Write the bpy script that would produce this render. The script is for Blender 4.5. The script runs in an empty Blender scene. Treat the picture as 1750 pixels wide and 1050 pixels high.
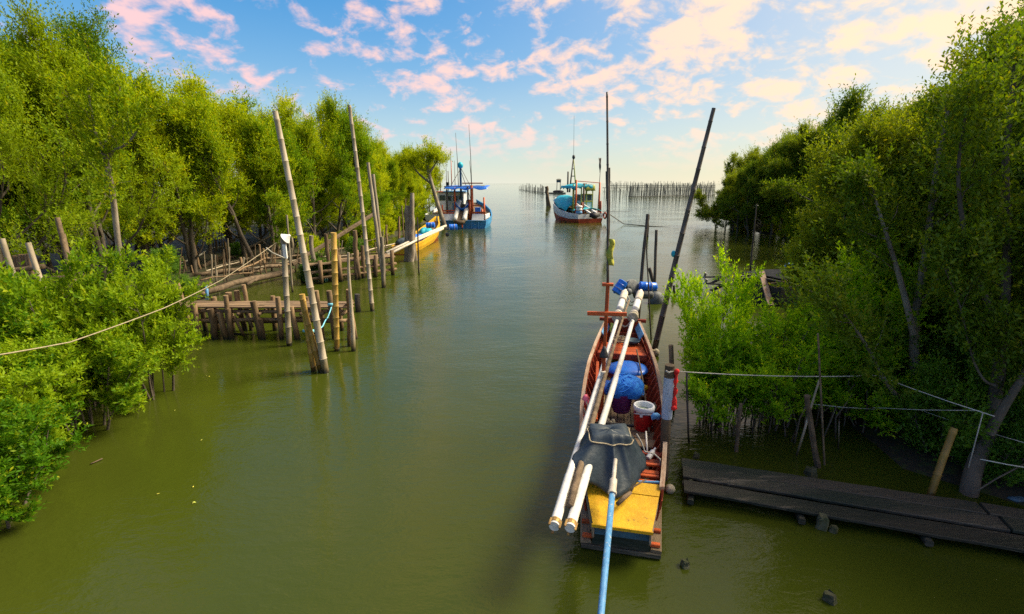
import bpy, math, random
import numpy as np
from mathutils import Vector, Matrix

# ------------------------------------------------------------------ camera, world, sun, exposure
SC = bpy.context.scene
COL = SC.collection
PITCH = math.radians(14.0)
CAMH = 5.0
FPX = 850.0                      # focal length in pixels of the 1750 px wide photograph
cam_data = bpy.data.cameras.new('camera')
cam_data.sensor_width = 36.0
cam_data.lens = 36.0 * FPX / 1750.0
cam_data.clip_start = 0.05
cam_data.clip_end = 20000.0
cam = bpy.data.objects.new('camera', cam_data)
COL.objects.link(cam)
cam.location = (0, 0, CAMH)
cam.rotation_euler = (math.pi / 2 - PITCH, 0, 0)
SC.camera = cam

SUN_AZ = math.radians(74.0)      # to the right of the viewing direction (+Y)
SUN_EL = math.radians(44.0)
SUN_STRENGTH = 3.0
SKY_STRENGTH = 0.088
EXPOSURE = 1.62
S = Vector((math.sin(SUN_AZ) * math.cos(SUN_EL), math.cos(SUN_AZ) * math.cos(SUN_EL), math.sin(SUN_EL)))

world = bpy.data.worlds.new('World')
SC.world = world
world.use_nodes = True
nt = world.node_tree
for n in list(nt.nodes):
    nt.nodes.remove(n)


def WN(t, **kw):
    n = nt.nodes.new(t)
    for k, v in kw.items():
        setattr(n, k, v)
    return n


def wmath(op, a, b=None, clamp=False):
    n = WN('ShaderNodeMath', operation=op, use_clamp=clamp)
    for i, v in enumerate((a, b)):
        if v is None:
            continue
        if isinstance(v, (int, float)):
            n.inputs[i].default_value = v
        else:
            nt.links.new(v, n.inputs[i])
    return n.outputs[0]


def wmix(fac, a, b, blend='MIX'):
    n = WN('ShaderNodeMix', data_type='RGBA', blend_type=blend)
    n.clamp_factor = True
    for s, v in ((n.inputs[0], fac), (n.inputs[6], a), (n.inputs[7], b)):
        if isinstance(v, (int, float)):
            s.default_value = v
        elif isinstance(v, tuple):
            s.default_value = (*v, 1)
        else:
            nt.links.new(v, s)
    return n.outputs[2]


def wramp(fac, lo, hi):
    n = WN('ShaderNodeMapRange', interpolation_type='SMOOTHSTEP')
    nt.links.new(fac, n.inputs[0])
    n.inputs[1].default_value = lo
    n.inputs[2].default_value = hi
    return n.outputs[0]


sky = WN('ShaderNodeTexSky', sky_type='NISHITA')
sky.sun_disc = False
sky.sun_elevation = SUN_EL
sky.sun_rotation = SUN_AZ
sky.air_density = 1.0
sky.dust_density = 1.2
sky.ozone_density = 2.0
coord = WN('ShaderNodeTexCoord')
sep = WN('ShaderNodeSeparateXYZ')
nt.links.new(coord.outputs['Generated'], sep.inputs[0])
dx, dy, dz = sep.outputs[0], sep.outputs[1], sep.outputs[2]
hsv = WN('ShaderNodeHueSaturation')
hsv.inputs['Saturation'].default_value = 1.9
hsv.inputs['Value'].default_value = 1.0
nt.links.new(sky.outputs[0], hsv.inputs['Color'])
sc1 = WN('ShaderNodeVectorMath', operation='SCALE')
nt.links.new(hsv.outputs[0], sc1.inputs[0])
sc1.inputs['Scale'].default_value = 1.0
sc2 = WN('ShaderNodeVectorMath', operation='MULTIPLY_ADD')
nt.links.new(hsv.outputs[0], sc2.inputs[0])
sc2.inputs[1].default_value = (0.40, 0.24, 0.14)
sc2.inputs[2].default_value = (1, 1, 1)
sc3 = WN('ShaderNodeVectorMath', operation='DIVIDE')
nt.links.new(sc1.outputs[0], sc3.inputs[0])
nt.links.new(sc2.outputs[0], sc3.inputs[1])
sc4 = WN('ShaderNodeVectorMath', operation='MULTIPLY')
nt.links.new(sc3.outputs[0], sc4.inputs[0])
sc4.inputs[1].default_value = (0.40, 0.96, 1.04)
base_sky = sc4.outputs[0]
# closeness to the sun: warm, bright haze on that side of the sky
sd = WN('ShaderNodeVectorMath', operation='DOT_PRODUCT')
nt.links.new(coord.outputs['Generated'], sd.inputs[0])
sd.inputs[1].default_value = S
sunny = wramp(sd.outputs['Value'], -0.08, 1.02)
hz = wmath('POWER', wmath('SUBTRACT', 1.0, wmath('ABSOLUTE', dz), True), 6.0)
hz = wmath('MULTIPLY', hz, 0.85)
hazecol = wmix(sunny, (3.4, 3.4, 3.0), (4.6, 3.5, 1.95))
base_sky = wmix(hz, base_sky, hazecol)
glow = wmath('MULTIPLY', wmath('POWER', sunny, 2.6), 0.72)
base_sky = wmix(glow, base_sky, (4.9, 4.1, 2.9))
# clouds: a flat layer of broken altocumulus
den = wmath('ADD', wmath('MAXIMUM', dz, 0.0), 0.42)
px = wmath('DIVIDE', dx, den)
py = wmath('DIVIDE', dy, den)
comb = WN('ShaderNodeCombineXYZ')
nt.links.new(px, comb.inputs[0])
nt.links.new(py, comb.inputs[1])
comb.inputs[2].default_value = 3.7
n1 = WN('ShaderNodeTexNoise')
n1.inputs['Scale'].default_value = 11.5
n1.inputs['Detail'].default_value = 9
n1.inputs['Roughness'].default_value = 0.58
n1.inputs['Distortion'].default_value = 0.25
nt.links.new(comb.outputs[0], n1.inputs['Vector'])
n2 = WN('ShaderNodeTexNoise')
n2.inputs['Scale'].default_value = 3.2
n2.inputs['Detail'].default_value = 3
nt.links.new(comb.outputs[0], n2.inputs['Vector'])
cl = wmath('ADD', n1.outputs[0], wmath('MULTIPLY', wmath('SUBTRACT', n2.outputs[0], 0.5), 0.55))
cl = wmath('ADD', cl, wmath('MULTIPLY', sunny, 0.085))
cl = wramp(cl, 0.485, 0.71)
cl = wmath('MULTIPLY', cl, wramp(dz, -0.01, 0.14))
cl = wmath('MULTIPLY', cl, 0.82)
cloudcol = wmix(sunny, (4.4, 2.7, 2.55), (5.0, 3.7, 2.1))
final = wmix(cl, base_sky, cloudcol)
bg = WN('ShaderNodeBackground')
bg.inputs['Strength'].default_value = SKY_STRENGTH
nt.links.new(final, bg.inputs['Color'])
wout = WN('ShaderNodeOutputWorld')
nt.links.new(bg.outputs[0], wout.inputs['Surface'])

sun_data = bpy.data.lights.new('sun', 'SUN')
sun_data.energy = SUN_STRENGTH
sun_data.angle = math.radians(28.0)
sun_data.color = (1.0, 0.86, 0.62)
sun = bpy.data.objects.new('sun', sun_data)
COL.objects.link(sun)
sun.rotation_euler = S.to_track_quat('Z', 'Y').to_euler()
sun.location = S * 60

SC.view_settings.view_transform = 'Standard'
SC.view_settings.look = 'None'
SC.view_settings.gamma = 1.0
SC.view_settings.use_curve_mapping = False
SC.view_settings.exposure = EXPOSURE
SC.cycles.use_denoising = False
SC.cycles.max_bounces = 8
SC.cycles.transparent_max_bounces = 8

# ------------------------------------------------------------------ helpers
CP, SP = math.cos(PITCH), math.sin(PITCH)


def ray(px_, py_):
    cx = (px_ - 875.0) / FPX
    cy = (525.0 - py_) / FPX
    return Vector((cx, CP + cy * SP, -SP + cy * CP))


def G(px_, py_, z=0.0):
    """point at height z seen at that place of the photograph"""
    d = ray(px_, py_)
    t = (z - CAMH) / d.z
    return Vector((d.x * t, d.y * t, z))


def P(px_, py_, Y):
    """point at distance Y seen at that place of the photograph"""
    d = ray(px_, py_)
    t = Y / d.y
    return Vector((d.x * t, Y, CAMH + d.z * t))


def tag(o, label=None, cat=None, group=None, kind=None):
    if label:
        o['label'] = label
    if cat:
        o['category'] = cat
    if group:
        o['group'] = group
    if kind:
        o['kind'] = kind
    return o


def empty(name, loc, rz=0.0):
    o = bpy.data.objects.new(name, None)
    COL.objects.link(o)
    o.location = loc
    o.rotation_euler = (0, 0, rz)
    o.empty_display_size = 0.2
    return o


def copy_tree(o, parent=None):
    c = o.copy()
    COL.objects.link(c)
    c.parent = parent
    for ch in o.children:
        copy_tree(ch, c)
    return c


def frame(d):
    d = d.normalized()
    a = Vector((0, 0, 1)) if abs(d.z) < 0.9 else Vector((1, 0, 0))
    u = d.cross(a).normalized()
    v = u.cross(d).normalized()
    return u, v


class MB:
    def __init__(self):
        self.v = []
        self.f = []

    def add(self, vs, fs):
        b = len(self.v)
        self.v.extend(tuple(x) for x in vs)
        self.f.extend(tuple(i + b for i in f) for f in fs)
        return self

    def box(self, c, size, R=None):
        c = Vector(c)
        vs = []
        for sx in (-.5, .5):
            for sy in (-.5, .5):
                for sz in (-.5, .5):
                    p = Vector((sx * size[0], sy * size[1], sz * size[2]))
                    if R is not None:
                        p = R @ p
                    vs.append(c + p)
        return self.add(vs, [(0, 1, 3, 2), (4, 6, 7, 5), (0, 4, 5, 1), (2, 3, 7, 6), (0, 2, 6, 4), (1, 5, 7, 3)])

    def beam(self, p0, p1, w, h, up=(0, 0, 1), jit=0.0, seg=1, rng=None):
        """rectangular bar from p0 to p1 (w sideways, h upwards), bevelled, slightly uneven"""
        p0, p1 = Vector(p0), Vector(p1)
        d = (p1 - p0).normalized()
        up = Vector(up)
        s = d.cross(up)
        if s.length < 1e-4:
            s = d.cross(Vector((1, 0, 0)))
        s.normalize()
        u = s.cross(d).normalized()
        bv = min(w, h) * 0.18
        prof = [(-w / 2 + bv, -h / 2), (w / 2 - bv, -h / 2), (w / 2, -h / 2 + bv), (w / 2, h / 2 - bv),
                (w / 2 - bv, h / 2), (-w / 2 + bv, h / 2), (-w / 2, h / 2 - bv), (-w / 2, -h / 2 + bv)]
        rows = []
        for i in range(seg + 1):
            c = p0.lerp(p1, i / seg)
            jx = rng.uniform(-jit, jit) if (rng and jit) else 0
            jz = rng.uniform(-jit, jit) * .5 if (rng and jit) else 0
            rows.append([c + s * (a + jx) + u * (b + jz) for a, b in prof])
        return self.rings(rows, True)

    def rings(self, rows, cap=True):
        n = len(rows[0])
        vs = [p for r in rows for p in r]
        fs = []
        for i in range(len(rows) - 1):
            for j in range(n):
                k = (j + 1) % n
                fs.append((i * n + j, i * n + k, (i + 1) * n + k, (i + 1) * n + j))
        if cap:
            fs.append(tuple(range(n - 1, -1, -1)))
            fs.append(tuple((len(rows) - 1) * n + j for j in range(n)))
        return self.add(vs, fs)

    def tube(self, pts, rad, n=8, cap=True):
        pts = [Vector(p) for p in pts]
        if isinstance(rad, (int, float)):
            rad = [rad] * len(pts)
        rows = []
        u = None
        for i, p in enumerate(pts):
            d = pts[min(i + 1, len(pts) - 1)] - pts[max(i - 1, 0)]
            if d.length < 1e-9:
                d = Vector((0, 0, 1))
            d.normalize()
            if u is None:
                u, v = frame(d)
            else:
                u = (u - d * u.dot(d))
                if u.length < 1e-6:
                    u, v = frame(d)
                u.normalize()
            v = d.cross(u)
            rows.append([p + (u * math.cos(2 * math.pi * j / n) + v * math.sin(2 * math.pi * j / n)) * rad[i] for j in range(n)])
        return self.rings(rows, cap)

    def lathe(self, prof, c=(0, 0, 0), n=16, R=None, cap=True):
        c = Vector(c)
        rows = []
        for r, z in prof:
            row = []
            for j in range(n):
                p = Vector((r * math.cos(2 * math.pi * j / n), r * math.sin(2 * math.pi * j / n), z))
                if R is not None:
                    p = R @ p
                row.append(c + p)
            rows.append(row)
        return self.rings(rows, cap)

    def ball(self, c, r, n=12, m=7, sq=(1, 1, 1), R=None):
        prof = []
        c = Vector(c)
        rows = []
        for i in range(m + 1):
            a = -math.pi / 2 + math.pi * i / m
            rr = max(math.cos(a), 0.03)
            row = []
            for j in range(n):
                p = Vector((rr * math.cos(2 * math.pi * j / n) * r * sq[0], rr * math.sin(2 * math.pi * j / n) * r * sq[1], math.sin(a) * r * sq[2]))
                if R is not None:
                    p = R @ p
                row.append(c + p)
            rows.append(row)
        return self.rings(rows, True)

    def grid(self, rows, thick=0.0):
        """open sheet of points; thick gives it a back side"""
        m, n = len(rows), len(rows[0])
        vs = [Vector(p) for r in rows for p in r]
        fs = [(i * n + j, i * n + j + 1, (i + 1) * n + j + 1, (i + 1) * n + j) for i in range(m - 1) for j in range(n - 1)]
        if thick:
            nor = [Vector((0, 0, 0)) for _ in vs]
            for f in fs:
                a = (vs[f[2]] - vs[f[0]]).cross(vs[f[3]] - vs[f[1]])
                for i in f:
                    nor[i] += a
            k = len(vs)
            vs2 = [p - (q.normalized() if q.length > 1e-12 else q) * thick for p, q in zip(vs, nor)]
            f2 = [tuple(k + i for i in reversed(f)) for f in fs]
            ed = [i for i in range(n)] + [i * n + n - 1 for i in range(1, m)] + [(m - 1) * n + j for j in range(n - 2, -1, -1)] + [i * n for i in range(m - 2, 0, -1)]
            f3 = [(ed[(q + 1) % len(ed)], ed[q], k + ed[q], k + ed[(q + 1) % len(ed)]) for q in range(len(ed))]
            vs = vs + vs2
            fs = fs + f2 + f3
        return self.add(vs, fs)

    def build(self, name, mat, parent=None, origin=(0, 0, 0), smooth=False):
        o = Vector(origin)
        me = bpy.data.meshes.new(name)
        me.from_pydata([(x - o.x, y - o.y, z - o.z) for x, y, z in self.v], [], self.f)
        if smooth:
            me.polygons.foreach_set('use_smooth', [True] * len(me.polygons))
        me.update()
        if mat:
            me.materials.append(mat)
        ob = bpy.data.objects.new(name, me)
        COL.objects.link(ob)
        if parent:
            ob.parent = parent
        else:
            ob.location = o
        return ob


def smooth_angle(ob, ang=40):
    """smooth shading with hard edges above an angle"""
    import bmesh
    bm = bmesh.new()
    bm.from_mesh(ob.data)
    for f in bm.faces:
        f.smooth = True
    a = math.radians(ang)
    for e in bm.edges:
        if len(e.link_faces) == 2 and e.calc_face_angle(0) > a:
            e.smooth = False
    bm.to_mesh(ob.data)
    bm.free()
    return ob


# ------------------------------------------------------------------ materials
class NT:
    def __init__(self, name):
        self.m = bpy.data.materials.new(name)
        self.m.use_nodes = True
        self.t = self.m.node_tree
        for n in list(self.t.nodes):
            self.t.nodes.remove(n)
        self.out = self.n('ShaderNodeOutputMaterial')

    def n(self, t, **kw):
        x = self.t.nodes.new(t)
        for k, v in kw.items():
            setattr(x, k, v)
        return x

    def l(self, a, b):
        self.t.links.new(a, b)

    def put(self, sock, v):
        if isinstance(v, (int, float)):
            sock.default_value = v
        elif isinstance(v, tuple):
            sock.default_value = (*v, 1) if len(v) == 3 and sock.type == 'RGBA' else v
        else:
            self.l(v, sock)

    def mix(self, f, a, b, blend='MIX'):
        x = self.n('ShaderNodeMix', data_type='RGBA', blend_type=blend)
        self.put(x.inputs[0], f)
        self.put(x.inputs[6], a)
        self.put(x.inputs[7], b)
        return x.outputs[2]

    def math(self, op, a, b=None, clamp=False):
        x = self.n('ShaderNodeMath', operation=op, use_clamp=clamp)
        self.put(x.inputs[0], a)
        if b is not None:
            self.put(x.inputs[1], b)
        return x.outputs[0]

    def ramp(self, f, lo, hi, a=0.0, b=1.0):
        x = self.n('ShaderNodeMapRange', interpolation_type='SMOOTHSTEP')
        self.put(x.inputs[0], f)
        x.inputs[1].default_value = lo
        x.inputs[2].default_value = hi
        x.inputs[3].default_value = a
        x.inputs[4].default_value = b
        return x.outputs[0]

    def noise(self, vec, scale, detail=4, rough=0.55, stretch=None, dist=0.0):
        if stretch:
            mp = self.n('ShaderNodeMapping')
            self.l(vec, mp.inputs[0])
            mp.inputs['Scale'].default_value = stretch
            vec = mp.outputs[0]
        x = self.n('ShaderNodeTexNoise')
        self.l(vec, x.inputs['Vector'])
        x.inputs['Scale'].default_value = scale
        x.inputs['Detail'].default_value = detail
        x.inputs['Roughness'].default_value = rough
        x.inputs['Distortion'].default_value = dist
        return x.outputs[0]


def surf(name, c1, c2, scale=6.0, rough=0.65, bump=0.35, stretch=(1, 1, 1), wear=None, wear_amt=0.55, wet=False,
         rnd=0.3, spec=0.35, metal=0.0, fine=40.0, coat=0.0):
    """weathered surface: two tones, fine grain, worn spots and, if wet, the stain and growth left by the tide"""
    k = NT(name)
    tc = k.n('ShaderNodeTexCoord').outputs['Object']
    oi = k.n('ShaderNodeObjectInfo')
    ofs = k.n('ShaderNodeVectorMath', operation='ADD')
    k.l(tc, ofs.inputs[0])
    cmb = k.n('ShaderNodeCombineXYZ')
    k.put(cmb.inputs[0], k.math('MULTIPLY', oi.outputs['Random'], 37.0))
    k.put(cmb.inputs[1], k.math('MULTIPLY', oi.outputs['Random'], 91.0))
    k.l(cmb.outputs[0], ofs.inputs[1])
    vec = ofs.outputs[0]
    na = k.noise(vec, scale, 5, 0.6, stretch)
    nb = k.noise(vec, fine, 4, 0.65, stretch)
    col = k.mix(k.ramp(na, 0.35, 0.65), c1, c2)
    col = k.mix(0.55, col, k.mix(nb, (0.35, 0.35, 0.35), (1.65, 1.65, 1.65)), 'MULTIPLY')
    if wear:
        nw = k.noise(vec, scale * 2.3, 7, 0.7, stretch)
        col = k.mix(k.math('MULTIPLY', k.ramp(nw, wear_amt, wear_amt + 0.1), 0.85), col, wear)
    val = k.math('ADD', k.math('MULTIPLY', oi.outputs['Random'], 2 * rnd), 1 - rnd)
    g = k.n('ShaderNodeVectorMath', operation='SCALE')
    k.l(col, g.inputs[0])
    k.l(val, g.inputs['Scale'])
    col = g.outputs[0]
    rg = k.math('ADD', rough - 0.12, k.math('MULTIPLY', nb, 0.24))
    if wet:
        z = k.n('ShaderNodeSeparateXYZ')
        k.l(k.n('ShaderNodeNewGeometry').outputs['Position'], z.inputs[0])
        zz = k.math('ADD', z.outputs[2], k.math('MULTIPLY', k.math('SUBTRACT', na, 0.5), 0.5))
        col = k.mix(k.ramp(zz, 0.5, 0.15), col, k.mix(0.8, col, (0.30, 0.27, 0.12), 'MULTIPLY'))
        col = k.mix(k.ramp(zz, 0.2, 0.02), col, (0.018, 0.017, 0.010))
        rg = k.ramp(zz, 0.0, 0.3, 0.3, rough)
    b = k.n('ShaderNodeBsdfPrincipled')
    k.l(col, b.inputs['Base Color'])
    k.put(b.inputs['Roughness'], rg)
    b.inputs['Specular IOR Level'].default_value = spec
    b.inputs['Metallic'].default_value = metal
    b.inputs['Coat Weight'].default_value = coat
    if bump:
        bp = k.n('ShaderNodeBump')
        bp.inputs['Strength'].default_value = bump
        bp.inputs['Distance'].default_value = 0.02
        k.l(k.math('ADD', nb, na), bp.inputs['Height'])
        k.l(bp.outputs[0], b.inputs['Normal'])
    k.l(b.outputs[0], k.out.inputs[0])
    return k.m


def leaf_material(name, dark, light, young, trans=0.45, gloss=0.06):
    k = NT(name)
    tc = k.n('ShaderNodeTexCoord').outputs['Object']
    at = k.n('ShaderNodeAttribute', attribute_name='tint')
    oi = k.n('ShaderNodeObjectInfo')
    nz = k.noise(tc, 0.9, 3, 0.6)
    f = k.math('ADD', k.math('MULTIPLY', at.outputs['Fac'], 0.7), k.math('MULTIPLY', nz, 0.6))
    f = k.math('ADD', f, k.math('MULTIPLY', k.math('SUBTRACT', oi.outputs['Random'], 0.5), 0.7))
    col = k.mix(k.ramp(f, 0.25, 0.95), dark, light)
    col = k.mix(k.math('MULTIPLY', k.ramp(at.outputs['Fac'], 0.80, 0.95), 0.8), col, young)
    d = k.n('ShaderNodeBsdfDiffuse')
    k.l(col, d.inputs[0])
    t = k.n('ShaderNodeBsdfTranslucent')
    k.put(t.inputs[0], k.mix(1.0, col, (1.25 * trans, 1.15 * trans, 0.5 * trans), 'MULTIPLY'))
    m = k.n('ShaderNodeAddShader')
    k.l(d.outputs[0], m.inputs[0])
    k.l(t.outputs[0], m.inputs[1])
    gl = k.n('ShaderNodeBsdfGlossy')
    gl.inputs['Roughness'].default_value = 0.55
    gl.inputs[0].default_value = (1, 1, 1, 1)
    m2 = k.n('ShaderNodeMixShader')
    m2.inputs[0].default_value = gloss
    k.l(m.outputs[0], m2.inputs[1])
    k.l(gl.outputs[0], m2.inputs[2])
    k.l(m2.outputs[0], k.out.inputs[0])
    return k.m


MT = {}
MT['bamboo_grey'] = surf('weathered bamboo', (0.34, 0.29, 0.22), (0.23, 0.19, 0.13), 5, 0.6, 0.3, (1, 1, .25), (0.09, 0.07, 0.05), 0.62, True)
MT['bamboo_yellow'] = surf('yellow bamboo', (0.42, 0.27, 0.06), (0.28, 0.17, 0.04), 5, 0.5, 0.25, (1, 1, .25), (0.12, 0.09, 0.04), 0.62, True)
MT['bamboo_dark'] = surf('dark bamboo', (0.10, 0.085, 0.075), (0.055, 0.046, 0.04), 5, 0.55, 0.25, (1, 1, .25), (0.03, 0.025, 0.02), 0.62, True)
MT['pile'] = surf('jetty pile wood', (0.24, 0.16, 0.09), (0.13, 0.085, 0.045), 7, 0.8, 0.6, (1, 1, .2), (0.05, 0.04, 0.025), 0.60, True)
MT['plank'] = surf('grey brown plank', (0.25, 0.18, 0.11), (0.15, 0.11, 0.07), 6, 0.8, 0.5, (1, .25, 1), (0.06, 0.05, 0.04), 0.62)
MT['plank_x'] = surf('grey brown plank lying across', (0.25, 0.17, 0.10), (0.14, 0.095, 0.06), 6, 0.8, 0.5, (.2, 1, 1), (0.06, 0.05, 0.04), 0.62)
MT['dark_plank'] = surf('dark wet plank', (0.050, 0.044, 0.034), (0.014, 0.022, 0.016), 1.7, 0.6, 1.0, (.15, 1, 1), (0.11, 0.095, 0.07), 0.57, fine=24)
MT['log'] = surf('old log', (0.17, 0.12, 0.075), (0.09, 0.065, 0.04), 6, 0.85, 0.7, (1, 1, 1), (0.04, 0.03, 0.02), 0.6)
MT['bark'] = surf('grey bark', (0.13, 0.105, 0.08), (0.07, 0.058, 0.042), 4, 0.85, 0.8, (1, 1, .35), (0.22, 0.20, 0.16), 0.62)
MT['bark_pale'] = surf('pale bark', (0.27, 0.23, 0.18), (0.15, 0.12, 0.09), 4, 0.85, 0.6, (1, 1, .35), (0.32, 0.30, 0.25), 0.64)
MT['mud'] = surf('mud', (0.040, 0.032, 0.018), (0.024, 0.022, 0.012), 1.4, 0.85, 1.0, (1, 1, 1), (0.045, 0.065, 0.012), 0.50, fine=14)
MT['red'] = surf('red oxide paint', (0.36, 0.055, 0.020), (0.23, 0.036, 0.016), 5, 0.5, 0.35, (1, 1, 1), (0.12, 0.055, 0.035), 0.60)
MT['orange'] = surf('orange red paint', (0.52, 0.10, 0.022), (0.40, 0.07, 0.018), 5, 0.5, 0.3, (1, 1, 1), (0.16, 0.075, 0.045), 0.60)
MT['yellow'] = surf('yellow paint', (0.68, 0.40, 0.012), (0.55, 0.30, 0.012), 3.5, 0.5, 0.3, (1, 1, 1), (0.13, 0.085, 0.03), 0.585, rnd=0.08)
MT['blue_paint'] = surf('light blue paint', (0.13, 0.36, 0.66), (0.09, 0.27, 0.54), 8, 0.5, 0.3, (1, 1, .5), (0.50, 0.52, 0.52), 0.57, rnd=0.1)
MT['blue_dark'] = surf('faded dark blue paint', (0.045, 0.11, 0.17), (0.03, 0.07, 0.11), 8, 0.6, 0.3, (1, 1, 1), (0.10, 0.07, 0.04), 0.58)
MT['gunwale'] = surf('worn rail wood', (0.40, 0.30, 0.22), (0.26, 0.16, 0.10), 9, 0.75, 0.4, (1, .2, 1), (0.16, 0.05, 0.03), 0.58)
MT['pvc'] = surf('white pipe', (0.74, 0.73, 0.70), (0.60, 0.59, 0.55), 4, 0.35, 0.05, (1, 1, 1), (0.42, 0.38, 0.30), 0.68, rnd=0.06)
MT['pvc_old'] = surf('worn cream pipe', (0.66, 0.60, 0.50), (0.48, 0.42, 0.33), 6, 0.5, 0.2, (1, 1, 1), (0.25, 0.19, 0.12), 0.62, rnd=0.1)
MT['brass'] = surf('rusty brass bracket', (0.45, 0.30, 0.10), (0.25, 0.14, 0.05), 12, 0.45, 0.3, (1, 1, 1), (0.10, 0.05, 0.02), 0.6, metal=0.4)
MT['tarp'] = surf('grey blue tarpaulin', (0.022, 0.036, 0.050), (0.040, 0.056, 0.072), 3.5, 0.42, 0.25, (1, 1, 1), (0.12, 0.11, 0.085), 0.66, rnd=0.04, fine=18)
MT['blue_plastic'] = surf('blue plastic', (0.012, 0.13, 0.62), (0.014, 0.17, 0.72), 4, 0.32, 0.1, rnd=0.12, spec=0.5)
MT['blue_net'] = surf('blue netting', (0.012, 0.15, 0.66), (0.035, 0.28, 0.85), 14, 0.7, 0.8, rnd=0.05, fine=70)
MT['blue_strand'] = surf('light blue net strands', (0.05, 0.32, 0.90), (0.02, 0.18, 0.72), 14, 0.7, 0.3, rnd=0.05)
MT['teal_plastic'] = surf('teal sheet', (0.01, 0.33, 0.46), (0.02, 0.46, 0.58), 3, 0.5, 0.4, rnd=0.08)
MT['purple'] = surf('purple plastic', (0.15, 0.02, 0.13), (0.11, 0.015, 0.10), 5, 0.45, 0.1, rnd=0.05)
MT['red_plastic'] = surf('red plastic', (0.48, 0.012, 0.014), (0.38, 0.010, 0.012), 4, 0.35, 0.05, rnd=0.05, spec=0.5)
MT['ribbon'] = surf('red cloth', (0.75, 0.025, 0.02), (0.6, 0.02, 0.02), 9, 0.8, 0.3, rnd=0.05)
MT['white_plastic'] = surf('white plastic', (0.74, 0.75, 0.75), (0.64, 0.65, 0.66), 4, 0.4, 0.05, (1, 1, 1), (0.5, 0.46, 0.40), 0.7, rnd=0.05)
MT['white_paint'] = surf('white paint', (0.68, 0.70, 0.72), (0.55, 0.58, 0.60), 2, 0.5, 0.2, (1, 1, 1), (0.35, 0.28, 0.2), 0.66, rnd=0.05)
MT['hull_blue'] = surf('blue hull paint', (0.045, 0.27, 0.56), (0.035, 0.20, 0.44), 1.4, 0.5, 0.2, (1, 1, .4), (0.12, 0.16, 0.18), 0.66, rnd=0.05)
MT['green_paint'] = surf('yellow green paint', (0.30, 0.33, 0.05), (0.22, 0.26, 0.05), 4, 0.5, 0.2, rnd=0.05)
MT['styro'] = surf('dirty foam float', (0.46, 0.42, 0.33), (0.32, 0.28, 0.19), 9, 0.8, 0.6, (1, 1, 1), (0.12, 0.10, 0.06), 0.58)
MT['black'] = surf('black rubber', (0.020, 0.021, 0.024), (0.035, 0.036, 0.04), 8, 0.6, 0.3)
MT['dark_drum'] = surf('dark weathered drum', (0.055, 0.065, 0.075), (0.12, 0.13, 0.13), 6, 0.6, 0.5, (1, 1, 1), (0.26, 0.24, 0.2), 0.6)
MT['rope'] = surf('cream rope', (0.50, 0.43, 0.29), (0.38, 0.31, 0.20), 30, 0.85, 0.4)
MT['rope_white'] = surf('pale rope', (0.52, 0.50, 0.45), (0.40, 0.38, 0.33), 30, 0.85, 0.4)
MT['rope_blue'] = surf('light blue rope', (0.18, 0.50, 0.62), (0.12, 0.38, 0.52), 30, 0.8, 0.4)
MT['concrete'] = surf('mossy concrete', (0.085, 0.085, 0.05), (0.045, 0.055, 0.022), 9, 0.85, 0.9, (1, 1, 1), (0.03, 0.03, 0.02), 0.58)
MT['metal'] = surf('dull metal', (0.35, 0.35, 0.34), (0.22, 0.21, 0.20), 8, 0.45, 0.2, metal=0.6)
MT['glass'] = surf('cabin glass', (0.03, 0.045, 0.05), (0.05, 0.07, 0.08), 2, 0.15, 0.0, spec=0.6)
MT['stake'] = surf('fish trap stake', (0.15, 0.15, 0.125), (0.10, 0.105, 0.09), 3, 0.8, 0.2)  # fading by distant haze is put into this paler grey
MT['net_dark'] = surf('dark netting', (0.014, 0.016, 0.020), (0.028, 0.03, 0.036), 12, 0.9, 0.9, fine=60, spec=0.1)
MT['yellow_cloth'] = surf('yellow green cloth', (0.50, 0.46, 0.06), (0.30, 0.36, 0.06), 7, 0.8, 0.3)
MT['pink_cloth'] = surf('pink cloth', (0.75, 0.16, 0.22), (0.60, 0.12, 0.2), 9, 0.8, 0.3)
MT['pale_water'] = surf('murky pale water', (0.30, 0.38, 0.26), (0.24, 0.32, 0.20), 5, 0.2, 0.0, rnd=0.02)
MT['weed'] = surf('weedy growth', (0.05, 0.06, 0.02), (0.09, 0.10, 0.03), 9, 0.9, 1.0)

# sunlight put into the yellower left bank leaves, deeper green near the water
MT['leaf_left'] = leaf_material('leaf of the left wood', (0.058, 0.112, 0.002), (0.180, 0.215, 0.002), (0.20, 0.17, 0.006), 1.1, 0.005)
MT['leaf_green'] = leaf_material('leaf of the big green trees', (0.034, 0.080, 0.003), (0.110, 0.158, 0.003), (0.17, 0.16, 0.005), 1.0, 0.005)
MT['leaf_bush'] = leaf_material('leaf of the waterside bushes', (0.030, 0.085, 0.002), (0.120, 0.180, 0.004), (0.19, 0.20, 0.008), 1.1, 0.006)
MT['leaf_bright'] = leaf_material('leaf of the bright right bushes', (0.070, 0.150, 0.003), (0.150, 0.240, 0.004), (0.26, 0.26, 0.008), 1.5, 0.006)  # lighter copy of the bush leaf, sunlight through the leaves put into its colour
MT['leaf_right'] = leaf_material('leaf of the right wood', (0.048, 0.090, 0.003), (0.120, 0.155, 0.003), (0.14, 0.13, 0.008), 0.9, 0.012)
MT['leaf_deep'] = leaf_material('deep green leaf', (0.028, 0.080, 0.005), (0.062, 0.130, 0.006), (0.07, 0.12, 0.01), 0.9, 0.015)
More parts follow.
